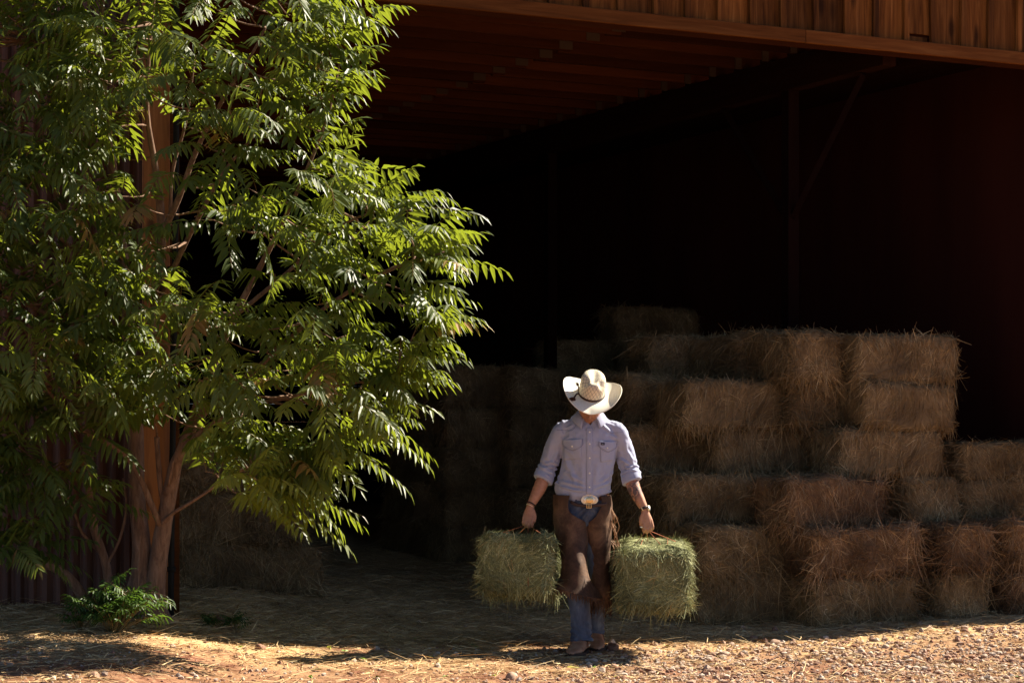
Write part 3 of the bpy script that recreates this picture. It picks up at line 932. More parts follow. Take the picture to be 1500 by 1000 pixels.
    for p, px in tips:
        dist = np.linalg.norm(sk - p, axis=1) + np.where(sk[:, 2] > p[2] + .1, .5, 0)
        q = sk[dist.argmin()]
        v = p - q; ln = np.linalg.norm(v)
        mid = q + v * .5 + np.array([0, 0, -.06 * ln]) + r.normal(0, .02, 3)
        shapes.tube([q, mid, p], [min(.012, .005 + .008 * ln), .005, .003], 5, 3)
        ax_ = unit(v * [1, 1, .6] + np.array([.10, -.06, .12]))
        right = px > 250
        k = r.integers(3, 6)
        for j in range(k):
            az = 2 * np.pi * (j / k) + r.uniform(-.4, .4)
            u = unit(np.cross(ax_, [0, 0, 1.0]) + 1e-6); w = np.cross(u, ax_)
            d = unit(ax_ * r.uniform(.35, 1.0) + (u * math.cos(az) + w * math.sin(az) * .6) * r.uniform(.5, .9) + np.array([.45 if right else .0, -.15, .0]))
            B.append(p - unit(v) * r.uniform(0, .14)); D.append(d)
            l_ = r.uniform(.30, .54)
            L.append(l_); N_.append(int(l_ / .046) + r.integers(-1, 2)); LL.append(r.uniform(.10, .14)); R.append(np.clip(r.beta(2.2, 2.6) * .95, 0, .93) if r.random() > .02 else 1.0)
    shapes.build('trunk', M_bark, root, smooth=True)
    crown_object('crown', compound_leaves(np.array(B), np.array(D), L, N_, LL, R, r), root, M_leaf, M_stalk)
build_tree()

def small_plant(name, px, py, Y, n, spread, h, seed, label, cat, ll=.05, grp=None):
    r = np.random.default_rng(seed)
    b = WP(px, py, Y); b[2] = gh1(b[0], b[1]) - .01
    root = empty(name, tuple(b), label=label, cat=cat)
    mb = MB()
    B, D, L, N_, LL, R = [], [], [], [], [], []
    for i in range(n):
        az = r.uniform(0, 2 * np.pi)
        q = r.uniform(.1, 1) * spread
        top = np.array([math.cos(az) * q, math.sin(az) * q * .6, h * r.uniform(.35, 1.0) * (1 - .35 * q / spread)])
        mb.tube([(0 + r.normal(0, .01), r.normal(0, .01), 0), top * [.5, .5, .6], top], [.006, .004, .0025], 5, 3)
        for j in range(r.integers(3, 6)):
            a2 = r.uniform(0, 2 * np.pi)
            d = unit(np.array([math.cos(a2), math.sin(a2), r.uniform(.1, .7)]) + unit(top) * .4)
            B.append(top * r.uniform(.6, 1)); D.append(d); l_ = r.uniform(.10, .2) * ll / .05
            L.append(l_); N_.append(r.integers(4, 7)); LL.append(ll * r.uniform(.8, 1.2)); R.append(r.beta(2, 2) * .9)
    mb.build('stems', M_stalk, root)
    crown_object('foliage', compound_leaves(np.array(B), np.array(D), L, N_, LL, R, r, droop=.5, down_leaf=.35), root, M_shrub, M_stalk)
small_plant('shrub', 168, 925, 11.15, 34, .26, .36, 41, 'low bright green shrub growing at the foot of the tree trunks', 'shrub', .058)
small_plant('shrub', 118, 922, 11.2, 9, .13, .2, 47, 'small leafy seedling at the left side of the low green shrub', 'shrub', .045)
small_plant('weed', 345, 925, 11.9, 7, .06, .13, 42, 'small green weed right of the round red boulder', 'weed', .034)
small_plant('weed', 309, 920, 11.9, 4, .045, .09, 43, 'tiny green weed left of the round red boulder', 'weed', .03)

def fallen_leaves():
    r = np.random.default_rng(5)
    t = NT('fallen_leaf'); m = t.done(t.ramp(t.attr(), (0, (.09, .17, .02)), (.5, (.22, .30, .03)), (1, (.45, .38, .05))), .5, .4)
    pts = [(453, 992), (472, 983), (545, 972), (655, 992), (697, 947), (700, 949), (480, 949), (870, 981), (830, 980), (983, 949), (977, 948), (908, 993), (560, 994), (350, 949), (640, 966), (1495, 995), (720, 992), (500, 956), (603, 938)]
    V, T, R = [], [], []
    for i, (px, py) in enumerate(pts):
        Y = 12.0
        for _ in range(10):
            x = (px - 750) / F * Y; Y = (CAMZ - gh1(x, Y)) * F / (py - HORIZ)
        x = (px - 750) / F * Y; z = gh1(x, Y) + .015
        a = r.uniform(0, 6.28); d = np.array([math.cos(a), math.sin(a) * .8, r.normal(0, .15)]); c = np.array([-math.sin(a), math.cos(a), r.normal(.2, .2)])
        l_, w = r.uniform(.05, .085), r.uniform(.011, .016)
        b = np.array([x, Y, z])
        V.append(np.array([b, b + d * l_ * .3 + c * w + [0, 0, .004], b + d * l_ * .3, b + d * l_ * .3 - c * w, b + d * l_ * .66 + c * w * .7, b + d * l_ * .66 + [0, 0, .006], b + d * l_ * .66 - c * w * .7, b + d * l_]))
        T.append(_LT + 8 * i); R.append(np.full(8, r.random()))
    o = link('fallen_leaves', np_mesh('fallen_leaves', np.concatenate(V), np.concatenate(T), [m], False, {'rnd': np.concatenate(R)}))
    tag(o, 'green and yellow leaflets fallen on the ground', 'leaves', kind='stuff')
fallen_leaves()
# ------------------------------------------------------------------ the man carrying two bales
PY_ = 12.10
PX_ = (863 - 750) / F * PY_
PZ_ = CAMZ - (955 - HORIZ) / F * PY_
SC = F / PY_
def LX(px): return (px - 863) / SC
def LZ(py): return (955 - py) / SC
man = empty('person', (PX_, PY_, PZ_), label='man in hat, pale blue shirt and leather chaps carrying two green bales', cat='person')

# materials
t = NT('skin')
o = t.obj()
n = t.noise(60, 3, o)
d = t.n('VectorMath', {'operation': 'DISTANCE'}, i0=t.map(o, (1, 1, .62)), i1=(.285, -.03, 1.005 * .62)).outputs['Value']
tat = t.math('MULTIPLY', t.ramp(d, (.045, (1, 1, 1)), (.06, (0, 0, 0))), t.ramp(t.noise(38, 3, o, .6, 1.2), (.42, (0, 0, 0)), (.5, (1, 1, 1))))
skin = t.ramp(n, (.3, (.40, .185, .105)), (.7, (.50, .25, .15)))
dj = t.n('VectorMath', {'operation': 'DISTANCE'}, i0=o, i1=(0, -.15, 1.475)).outputs['Value']
stub = t.math('MULTIPLY', t.ramp(dj, (.035, (1, 1, 1)), (.07, (0, 0, 0))), t.ramp(t.noise(900, 1, o), (.45, (0, 0, 0)), (.55, (.7, .7, .7))))
skin = t.mix(stub, skin, (.12, .06, .035))
M_skin = t.done(t.mix(t.math('MULTIPLY', tat, .85), skin, (.06, .05, .055)), .5, .4)
M_skin.node_tree.nodes['Principled BSDF'].inputs['Subsurface Weight'].default_value = .08
M_skin.node_tree.nodes['Principled BSDF'].inputs['Subsurface Scale'].default_value = .01
def cloth(name, c, c2, rough=.85, fine=700, amt=.15):
    t = NT(name); o = t.obj()
    a = t.noise(8, 3, o)
    wv = t.noise(fine, 2, t.map(o, (1, 1, .6)))
    return t.done(t.mix(t.math('MULTIPLY', a, 1.0), c, c2), rough, .15, normal=t.bump(wv, amt, .001), sheen=.15)
M_shirt = cloth('chambray', (.325, .35, .485), (.39, .415, .55))
M_seam = cloth('chambray_seam', (.16, .165, .27), (.20, .205, .32))
M_denim = None
t = NT('denim'); o = t.obj()
a = t.noise(9, 4, t.map(o, (1.4, 1.4, .6)), .6)
M_denim = t.done(t.ramp(a, (.36, (.045, .055, .085)), (.55, (.09, .11, .155)), (.74, (.19, .235, .29))), .85, .15, normal=t.bump(t.noise(500, 2, o), .2, .001))
t = NT('worn_leather'); o = t.obj()
a = t.noise(7, 5, o, .65, .4); b = t.noise(60, 4, o, .6)
M_chaps = t.done(t.mix(t.math('MULTIPLY', b, .18), t.ramp(a, (.36, (.026, .012, .007)), (.50, (.070, .035, .021)), (.66, (.17, .095, .056))), (.30, .19, .12)), t.ramp(a, (.3, (.62,) * 3), (.7, (.80,) * 3)), .2, normal=t.bump(b, .25, .003))
t = NT('boot_leather'); o = t.obj()
a = t.noise(22, 4, o, .6)
M_boot = t.done(t.ramp(a, (.3, (.26, .12, .07)), (.7, (.44, .25, .15))), .65, .3, normal=t.bump(a, .2, .004))
t = NT('sole'); M_sole = t.done((.05, .028, .02), .7)
t = NT('belt_leather'); M_belt = t.done(t.ramp(t.noise(40, 3, t.obj()), (.3, (.16, .06, .02)), (.7, (.28, .11, .035))), .5, .4)
t = NT('strap_leather'); M_strap = t.done((.045, .02, .014), .5, .4)
t = NT('brass'); M_brass = t.done((.85, .62, .30), .32, .5, 1.0)
t = NT('silver'); M_silver = t.done((.85, .78, .62), .35, .5, .9)
t = NT('pearl'); M_pearl = t.done((.85, .82, .76), .25, .6)
t = NT('navy_label'); M_navy = t.done((.02, .022, .05), .6)
t = NT('dark_hair'); M_hair = t.done((.05, .028, .016), .6)
t = NT('horsehair'); M_tassel = t.done((.05, .02, .014), .6)

# body ------------------------------------------------------------------
def head_shapes():
    bm = bmesh.new(); bmesh.ops.create_uvsphere(bm, u_segments=48, v_segments=32, radius=1)
    V = np.array([v.co[:] for v in bm.verts]); Fc = [tuple(v.index for v in f.verts) for f in bm.faces]; bm.free()
    P = V * [.076, .096, .115]
    z = V[:, 2]; front = np.clip(-V[:, 1], 0, 1)
    k = np.where(z < -.1, 1 - .32 * np.clip(-z - .1, 0, 1) ** 1.2, 1)       # jaw narrows
    P[:, 0] *= k
    P[:, 1] += np.where(z < 0, -.012 * np.clip(-z, 0, 1) * 1.0, 0)
    P[:, 1] = np.where((z < -.35) & (V[:, 1] > 0), P[:, 1] * .72, P[:, 1])
    def bump(x, zz, sx, sz, amp):
        g = np.exp(-((P[:, 0] - x) / sx) ** 2 - ((P[:, 2] - zz) / sz) ** 2) * (V[:, 1] < 0)
        P[:, 1] -= g * amp
    bump(0, .028, .05, .010, .005)          # brow
    bump(.030, .008, .016, .011, -.011); bump(-.030, .008, .016, .011, -.011)   # eye sockets
    bump(0, -.018, .009, .024, .014); bump(0, -.030, .014, .009, .012)         # nose
    bump(0, -.060, .024, .006, .006); bump(0, -.071, .020, .006, .005); bump(0, -.0655, .024, .002, -.004)   # lips
    bump(0, -.098, .020, .014, .008)        # chin
    bump(.045, -.02, .02, .02, .004); bump(-.045, -.02, .02, .02, .004)
    out = [(P, Fc)]
    for sg in (-1, 1):
        out.append(tube([(sg * .074, .010, -.022), (sg * .083, .016, .0), (sg * .080, .018, .026)], [(.006, .010), (.008, .019), (.006, .014)], 10, 4, round_ends=True))
    return out
HP, HR, HY = math.radians(34), math.radians(3), math.radians(-4)
HC = Vector((.003, -.102, 1.560))
HM = Matrix.Translation(HC) @ Matrix.Rotation(HP, 4, 'X') @ Matrix.Rotation(HR, 4, 'Y') @ Matrix.Rotation(HY, 4, 'Z')
def xf(M, V):
    M = np.array(M); V = np.asarray(V, float)
    return V @ M[:3, :3].T + M[:3, 3]

arms = {
    -1: dict(sh=(-.170, -.035, 1.405), el=(-.262, .03, 1.165), fo=(-.305, -.015, 1.055), f2=(-.340, -.045, .985), wr=(-.371, -.065, .928), pa=(-.381, -.070, .875), kn=(-.386, -.075, .838)),
    1: dict(sh=(.172, -.035, 1.405), el=(.252, .02, 1.165), fo=(.278, -.02, 1.045), f2=(.315, -.048, .965), wr=(.347, -.065, .900), pa=(.357, -.072, .845), kn=(.364, -.077, .806)),
}
def hand_shapes(sg):
    A = arms[sg]
    wr, pa, kn = (np.array(A[k]) for k in ('wr', 'pa', 'kn'))
    sh = []
    dirn = unit(kn - wr)
    # palm plane: back of the hand faces outward and to the front
    acr = unit(np.array([sg * .62, -.78, 0]) * 1.0)          # direction across the knuckles towards the little finger... index side is inwards/front
    acr = unit(acr - (acr @ dirn) * dirn)
    acr = unit(np.array([1.0 * sg, .25, 0]))
    acr = unit(acr - (acr @ dirn) * dirn)
    pn = np.cross(dirn, acr); pn = pn if pn[1] < 0 else -pn   # back of hand, to the camera
    ref = tuple(acr)
    sh.append(tube([wr - dirn * .02, wr + dirn * .015, pa, kn], [(.024, .019), (.026, .018), (.036, .019), (.039, .017)], 16, 4, ref=ref, round_ends=True))
    # four fingers, curled back under the twine
    for i, (o_, ln) in enumerate(((-.029, .96), (-.0095, 1.05), (.010, 1.0), (.028, .84))):
        k0 = kn + acr * o_ * 1.0 - dirn * (.006 + .004 * abs(i - 1.3)) + pn * .004
        j1 = k0 + dirn * .036 * ln + pn * .004
        j2 = j1 + dirn * .014 * ln - pn * .024 * ln
        j3 = j2 - dirn * .018 * ln - pn * .010
        sh.append(tube([k0 - dirn * .02, k0 + pn * .001, j1, j2, j3], [.0088, .0096, .0090, .0083, .0072], 10, 3, ref=ref, round_ends=True))
    # thumb from the side of the palm near its base, laid over the twine
    ins = -acr
    t0 = wr + dirn * .028 + ins * .020
    t1 = t0 + dirn * .030 + ins * .018 - pn * .002
    t2 = t1 + dirn * .032 + ins * .001 - pn * .006
    t3 = t2 + dirn * .020 - ins * .012 - pn * .006
    sh.append(tube([t0 - dirn * .01 - ins * .008, t0, t1, t2, t3], [.014, .0145, .0115, .0105, .0085], 10, 3, ref=ref, round_ends=True))
    return sh
def build_body():
    S_ = []
    # trunk and neck
    S_.append(tube([(-.035, .02, .84), (-.035, .02, .95), (-.03, .0, 1.06), (-.005, -.02, 1.20), (.0, -.03, 1.33), (.0, -.03, 1.40), (.0, -.03, 1.45)],
                   [(.12, .085), (.135, .09), (.125, .085), (.135, .092), (.135, .090), (.105, .072), (.07, .058)], 24, 5))
    S_.append(tube([(0, -.02, 1.36), (0, -.035, 1.44), (.0, -.062, 1.50), (.0, -.075, 1.57)], [(.075, .07), (.06, .058), (.056, .058), (.055, .06)], 20, 4))
    for V, Fc in head_shapes(): S_.append((xf(HM, V), Fc))
    for sg in (-1, 1):
        A = arms[sg]
        q = np.array(A['sh'])
        S_.append(tube([(sg * .08, -.03, 1.40), q, (q + np.array(A['el'])) / 2, A['el'], A['fo'], A['f2'], A['wr']],
                       [.042, .040, .044, .040, .042, .034, (.025, .021)], 18, 5, ref=(1, .2, 0)))
        S_ += hand_shapes(sg)
    S_.append(tube([(-.10, .02, .90), (-.095, -.12, .50), (-.058, -.16, .12), (-.058, -.17, .06)], [.060, .042, .034, .032], 16, 5))
    S_.append(tube([(.035, .02, .90), (.05, .03, .50), (.045, .20, .14), (.045, .2, .06)], [.060, .042, .034, .032], 16, 5))
    me = fused(S_, .0038, 2)
    me.name = 'body'; me.materials.append(M_skin)
    link('body', me, man)
    for sg in (-1, 1):
        bm = bmesh.new(); bmesh.ops.create_uvsphere(bm, u_segments=16, v_segments=12, radius=.0115)
        V = np.array([v.co[:] for v in bm.verts]) + [sg * .030, -.0755, .008]; Fc = [tuple(v.index for v in f.verts) for f in bm.faces]; bm.free()
        link('eye', py_mesh('eye', xf(HM, V), Fc, [M_pearl], True), man)
    # short hair on the back and sides
    bm = bmesh.new(); bmesh.ops.create_uvsphere(bm, u_segments=48, v_segments=32, radius=1)
    for v in [v for v in bm.verts if (v.co.y < -.15 and v.co.z < .62) or (v.co.z < -.45) or (v.co.y < .25 and v.co.z < -.05)]: bm.verts.remove(v)
    bm.verts.index_update()
    V = np.array([v.co[:] for v in bm.verts]); Fc = [tuple(v.index for v in f.verts) for f in bm.faces]; bm.free()
    V = V * [.0815, .102, .121] * (1 + .012 * vnoise(V, 14, 2)[:, None])
    o = link('hair', py_mesh('hair', xf(HM, V), Fc, [M_hair], True), man)
build_body()

def folds(V, N, L, front=1.0):
    """ridge lines (x1,z1,x2,z2,width,height) pressed into the camera-side cloth"""
    d = np.zeros(len(V))
    wf = np.clip(-N[:, 1] * 1.6, 0, 1)
    for x1, z1, x2, z2, w, h in L:
        a = np.array([x1, z1]); b = np.array([x2, z2]); ab = b - a
        q = V[:, [0, 2]] - a
        t_ = (q @ ab / (ab @ ab))
        tc = np.clip(t_, 0, 1)
        dist = np.linalg.norm(q - tc[:, None] * ab, axis=1)
        taper = np.sin(np.clip(tc, .04, .96) * math.pi) ** .5
        x = dist / w
        d += h * taper * (np.exp(-x * x) - .45 * np.exp(-(x - 1.7) ** 2)) * wf
    return d
def build_shirt():
    S_ = []
    S_.append(tube([(-.034, .02, .985), (-.036, .015, 1.005), (-.036, .008, 1.035), (-.025, -.002, 1.09), (-.008, -.015, 1.20), (0, -.028, 1.31), (0, -.034, 1.385), (0, -.034, 1.44), (0, -.036, 1.475), (0, -.04, 1.51), (0, -.04, 1.53)],
                   [(.150, .110), (.172, .126), (.183, .134), (.168, .126), (.166, .124), (.178, .128), (.180, .112), (.160, .088), (.118, .074), (.086, .068), (.072, .064)], 40, 6))
    S_.append(tube([(0, -.035, 1.40), (0, -.040, 1.455), (0, -.050, 1.49)], [(.15, .075), (.082, .068), (.070, .066)], 30, 4))
    for sg in (-1, 1):
        A = arms[sg]
        sh, el, fo = (np.array(A[k]) for k in ('sh', 'el', 'fo'))
        mid = sh * .5 + el * .5 + np.array([sg * .006, .01, 0])
        S_.append(tube([(sg * .09, -.034, 1.405), sh + [0, 0, -.005], sh * .72 + el * .28, mid, el * .8 + sh * .2, el, el * .7 + fo * .3, el * .42 + fo * .58],
                       [(.055, .062), (.058, .066), (.060, .064), (.059, .062), (.061, .062), (.060, .060), (.062, .059), (.059, .057)], 26, 5, ref=(1, .2, .2)))
    me = fused(S_, .0045, 6)
    V, N = getv(me)
    Lf = [(-.165, 1.30, -.10, 1.24, .012, .006), (-.17, 1.335, -.12, 1.36, .010, .005), (-.165, 1.27, -.13, 1.14, .014, .007), (-.13, 1.19, -.09, 1.06, .012, .006),
          (-.155, 1.14, -.04, 1.075, .011, .006), (-.175, 1.08, -.03, 1.045, .010, .007), (-.19, 1.05, -.06, 1.02, .008, .006), (-.10, 1.03, .02, 1.02, .008, .004),
          (.165, 1.30, .12, 1.20, .012, .007), (.15, 1.22, .10, 1.10, .012, .006), (.155, 1.14, .05, 1.06, .012, .006), (.145, 1.08, .02, 1.035, .009, .006),
          (.05, 1.20, .03, 1.05, .014, .004), (-.05, 1.20, -.045, 1.06, .016, .004), (.17, 1.345, .13, 1.37, .010, .005), (.08, 1.43, .13, 1.39, .009, .005),
          (.10, 1.45, .155, 1.425, .008, .004), (-.10, 1.44, -.15, 1.41, .009, .004),
          (-.225, 1.20, -.27, 1.19, .009, .008), (-.215, 1.175, -.285, 1.16, .008, .008), (-.21, 1.15, -.25, 1.13, .007, .006), (-.20, 1.26, -.23, 1.20, .012, .006), (-.235, 1.34, -.26, 1.22, .014, .004),
          (.20, 1.22, .26, 1.175, .010, .009), (.205, 1.19, .25, 1.155, .008, .008), (.225, 1.16, .29, 1.18, .008, .008), (.23, 1.135, .28, 1.12, .006, .006), (.22, 1.32, .24, 1.22, .014, .005), (.24, 1.27, .275, 1.20, .010, .005)]
    d = folds(V, N, Lf)
    V2 = V * [1, 1, .55]
    d *= 1.35
    d += .007 * fbm(V2, 13, 50, 2) + .0025 * vnoise(V * [1.3, 1, 1.3], 38, 52)
    st = (np.abs(V[:, 0]) > .17) & (V[:, 2] < 1.24)
    d += np.where(st, .006 * np.sin(V[:, 2] * 150 + V[:, 0] * 90 + 7 * vnoise(V, 11, 9)) * np.clip((1.24 - V[:, 2]) * 12, 0, 1), 0) * (V[:, 2] > 1.06) * (np.abs(V[:, 0]) > .19)
    wst = np.clip((1.06 - V[:, 2]) / .06, 0, 1) * (np.abs(V[:, 0]) < .2)
    d += wst * .007 * vnoise(V * [2.2, 1, .6], 14, 33)
    V = V + N * d[:, None]
    setv(me, V)
    # cut the open neck
    bm = bmesh.new(); bm.from_mesh(me)
    kill = []
    for co, no in (((0, 0, 1.52), (0, 0, 1)), ((.002, 0, 1.432), (.075, 0, -.050)), ((.002, 0, 1.432), (.075, 0, .050))):
        bmesh.ops.bisect_plane(bm, geom=bm.verts[:] + bm.edges[:] + bm.faces[:], dist=1e-6, plane_co=co, plane_no=no)
    for f in bm.faces:
        c = f.calc_center_median()
        w = .050 * (c.z - 1.432) / .075
        if (c.y < -.03 and c.z > 1.432 and abs(c.x - .002) < w) or c.z > 1.52: kill.append(f)
    bmesh.ops.delete(bm, geom=kill, context='FACES')
    bm.to_mesh(me); bm.free()
    me.name = 'shirt'; me.materials.append(M_shirt)
    o = link('shirt', me, man)
    so = o.modifiers.new('s', 'SOLIDIFY'); so.thickness = .003; so.offset = -1
    return me, o
shirt_me, shirt = build_shirt()
def bvh_of(me):
    return BVHTree.FromPolygons([v.co[:] for v in me.vertices], [tuple(p.vertices) for p in me.polygons])
BS = bvh_of(shirt_me)
def onto(bvh, x, z, off=0.0, default=-.15):
    h = bvh.ray_cast(Vector((x, -1, z)), Vector((0, 1, 0)))
    y = h[0].y if h[0] is not None else default
    return (x, y - off, z)
def patch(name, bvh, poly, m, off, parent, thick=.002, nu=14, nv=14, smooth=True, point=None):
    """a four-cornered piece of cloth laid on the surface: corners as photo pixels, clockwise from top left"""
    c = [np.array((LX(a), LZ(b))) for a, b in poly]
    V = []
    for i in range(nv + 1):
        for j in range(nu + 1):
            u, v = j / nu, i / nv
            low = c[3] * (1 - u) + c[2] * u
            if point is not None:
                q = np.array((LX(point[0]), LZ(point[1])))
                low = c[3] * (1 - 2 * u) + q * 2 * u if u < .5 else q * (2 - 2 * u) + c[2] * (2 * u - 1)
            p = (c[0] * (1 - u) + c[1] * u) * (1 - v) + low * v
            V.append(onto(bvh, p[0], p[1], off))
    Fc = [(i * (nu + 1) + j, (i + 1) * (nu + 1) + j, (i + 1) * (nu + 1) + j + 1, i * (nu + 1) + j + 1) for i in range(nv) for j in range(nu)]
    # steady the depth a little
    Vn = np.array(V); G = Vn[:, 1].reshape(nv + 1, nu + 1)
    for _ in range(2):
        Gp = np.pad(G, 1, mode='edge'); G = (Gp[1:-1, 1:-1] * 2 + Gp[:-2, 1:-1] + Gp[2:, 1:-1] + Gp[1:-1, :-2] + Gp[1:-1, 2:]) / 6
    Vn[:, 1] = np.minimum(G.ravel(), Vn[:, 1] + off * .6)
    o = link(name, py_mesh(name, Vn, Fc, [m], smooth), parent)
    s_ = o.modifiers.new('s', 'SOLIDIFY'); s_.thickness = thick; s_.offset = 0
    return o
def strip(name, bvh, pts, w, m, off, parent, sub=8):
    P = crom(np.array([(LX(a), 0, LZ(b)) for a, b in pts]), sub)
    P3 = [onto(bvh, p[0], p[2], off) for p in P]
    V, Fc = tube(P3, [w] * len(P3), 5, 1)
    return link(name, py_mesh(name, V, Fc, [m], True), parent)
def shirt_details():
    patch('placket', BS, [(858.2, 626), (866.2, 626), (866.0, 722), (858.0, 722)], M_shirt, .0035, shirt, .003, 6, 60)
    for y in (632, 649.2, 669.5, 691.6, 711.8):
        p = onto(BS, LX(862.4), LZ(y), .008)
        V, Fc = tube([(p[0], p[1] + .003, p[2]), (p[0], p[1], p[2])], [.0062, .0050], 12, 1, ref=(1, 0, 0), round_ends=False)
        link('button', py_mesh('button', V, Fc, [M_pearl], True), shirt)
    for poly, fl, bt in (([(824.5, 646.5), (851, 644.5), (850, 671), (826, 672)], [(823.5, 643.5), (851.5, 641.5), (851.5, 651.5), (837.5, 659), (824, 651.5)], (837, 652.8)),
                         ([(877, 646), (900.5, 647), (899.5, 673), (878.5, 676)], [(875.5, 645), (901.8, 646), (900.8, 655), (888.5, 661), (876, 653)], (888, 655))):
        patch('pocket', BS, poly, M_shirt, .0035, shirt, .003)
        # flap with a point
        (tl, tr, br, pt, bl) = fl
        patch('pocket_flap', BS, [tl, tr, br, bl], M_shirt, .0075, shirt, .003, 12, 8, point=pt)
        strip('stitching', BS, [tl, bl, pt, br, tr], .0009, M_seam, .0105, shirt, 5)
        p = onto(BS, LX(bt[0]), LZ(bt[1]), .012)
        V, Fc = tube([(p[0], p[1] + .003, p[2]), (p[0], p[1], p[2])], [.006, .0048], 12, 1)
        link('button', py_mesh('button', V, Fc, [M_pearl], True), shirt)
    lb = patch('woven_label', BS, [(878.6, 647.2), (884.2, 647.4), (884.1, 650.9), (878.5, 650.7)], M_navy, .0115, shirt, .0015, 6, 4)
    for a, b in (((879.4, 648.6), (880.8, 649.6)), ((880.9, 648.3), (881.0, 649.9)), ((881.8, 649.5), (883.3, 648.7))):
        strip('woven_mark', BS, [a, b], .0006, M_pearl, .0135, lb, 3)
    strip('yoke_seam', BS, [(815.5, 629.2), (826, 629.6), (837, 629.6), (843, 622), (848.5, 612.5)], .0011, M_seam, .0015, shirt, 6)
    strip('yoke_seam', BS, [(881.5, 620), (887, 628), (892, 633), (902, 633), (913, 632)], .0011, M_seam, .0015, shirt, 6)
    # collar: stand and two leaves
    R_ = []
    for sg, leaf in ((-1, [(843.5, 598.5), (852.0, 610), (854.2, 612.5), (843.0, 618.2)]), (1, [(872.5, 610), (884.5, 598), (889.5, 615.5), (877.5, 621.5)])):
        pass
    n = 40
    V, Fc = [], []
    for i in range(n + 1):      # collar leaf falling over the stand, open at the front
        th = math.radians(-152 + 304 * i / n)      # 0 = back
        sx, cy = math.sin(th), math.cos(th)
        drop = .040 + .020 * (abs(th) / math.radians(152)) ** 3
        fr = (abs(th) / math.radians(152))
        zb = 1.532 - .062 * fr ** 2.4
        for (r_, dz) in ((.064, -.012), (.0665, .0), (.071, .002), (.079 + .012 * fr, -.018), (.090 + .020 * fr, -drop)):
            V.append((.001 + sx * r_ * 1.06, -.048 + cy * r_ - .012 * fr, zb + dz))
    for i in range(n):
        for j in range(4):
            a_ = i * 5 + j
            Fc.append((a_, a_ + 1, a_ + 6, a_ + 5))
    Va = np.array(V); Va[:, 1] += .001 * vnoise(Va, 40, 2)
    o = link('collar', py_mesh('collar', Va, Fc, [M_shirt], True), shirt)
    s_ = o.modifiers.new('s', 'SOLIDIFY'); s_.thickness = .003
    # rolled cuffs
    for sg in (-1, 1):
        A = arms[sg]; el, fo = np.array(A['el']), np.array(A['fo'])
        d = unit(fo - el); c = el * .42 + fo * .58
        P, R = [], []
        for t_, q in ((-.036, .0565), (-.032, .0605), (-.012, .0625), (.004, .0620), (.018, .0615), (.024, .057)):
            P.append(c + d * t_ + [0, 0, 0]); R.append((q, q * .96))
        V, Fc = tube(P, R, 36, 4, ref=(1, .2, .2))
        V = V + .007 * fbm(V, 24, 5, 2)[:, None] * unit(V - c)
        V[:, 2] += .010 * np.sin((V[:, 0] - c[0]) * 18 * sg)
        o = link('cuff', py_mesh('cuff', V, Fc, [M_shirt], True), shirt)
        P2 = [c + d * t_ for t_ in (-.055, -.045, -.033, -.028)]
        V, Fc = tube(P2, [.056, .0600, .0610, .058], 36, 4, ref=(1, .2, .2))
        V = V + .004 * fbm(V, 22, 8, 2)[:, None] * unit(V - c)
        link('cuff', py_mesh('cuff', V, Fc, [M_shirt], True), shirt)
shirt_details()

# legs ------------------------------------------------------------------
def build_jeans():
    S_ = [tube([(-.035, .02, 1.01), (-.035, .018, .95), (-.035, .02, .87), (-.03, .02, .80)], [(.148, .104), (.158, .112), (.165, .118), (.11, .095)], 32, 5)]
    S_.append(tube([(-.105, .01, .93), (-.10, -.03, .78), (-.090, -.125, .52), (-.074, -.145, .38), (-.064, -.150, .28), (-.055, -.15, .17), (-.053, -.165, .088)],
                   [.092, .090, .068, .068, .066, .065, .072], 26, 6))
    S_.append(tube([(.035, .01, .93), (.04, .02, .78), (.052, .045, .52), (.052, .09, .36), (.048, .14, .24), (.047, .175, .16), (.047, .192, .085)],
                   [.090, .086, .064, .060, .057, .056, .058], 26, 6))
    me = fused(S_, .005, 4)
    V, N = getv(me)
    d = .004 * fbm(V * [1, 1, .7], 14, 60, 2) + .002 * vnoise(V, 45, 61)
    low = np.clip((.26 - V[:, 2]) / .12, 0, 1)
    d += low * (.004 * np.sin(V[:, 2] * 150 + 5.0 * vnoise(V, 12, 8) + V[:, 0] * 40) + .006 * vnoise(V * [1, 1, 2.2], 16, 12))
    d += folds(V, N, [(-.01, .93, -.09, .86, .010, .006), (-.01, .90, -.06, .83, .010, .006), (.0, .92, .07, .87, .010, .006), (-.004, .99, -.004, .85, .008, .004), (-.02, .99, -.02, .88, .004, .003),
                      (-.10, .45, -.03, .40, .012, .005), (-.04, .36, -.09, .30, .014, .004)])
    setv(me, V + N * d[:, None])
    me.name = 'jeans'; me.materials.append(M_denim)
    link('jeans', me, man)
    return me
jeans_me = build_jeans()
BJ = bvh_of(jeans_me)

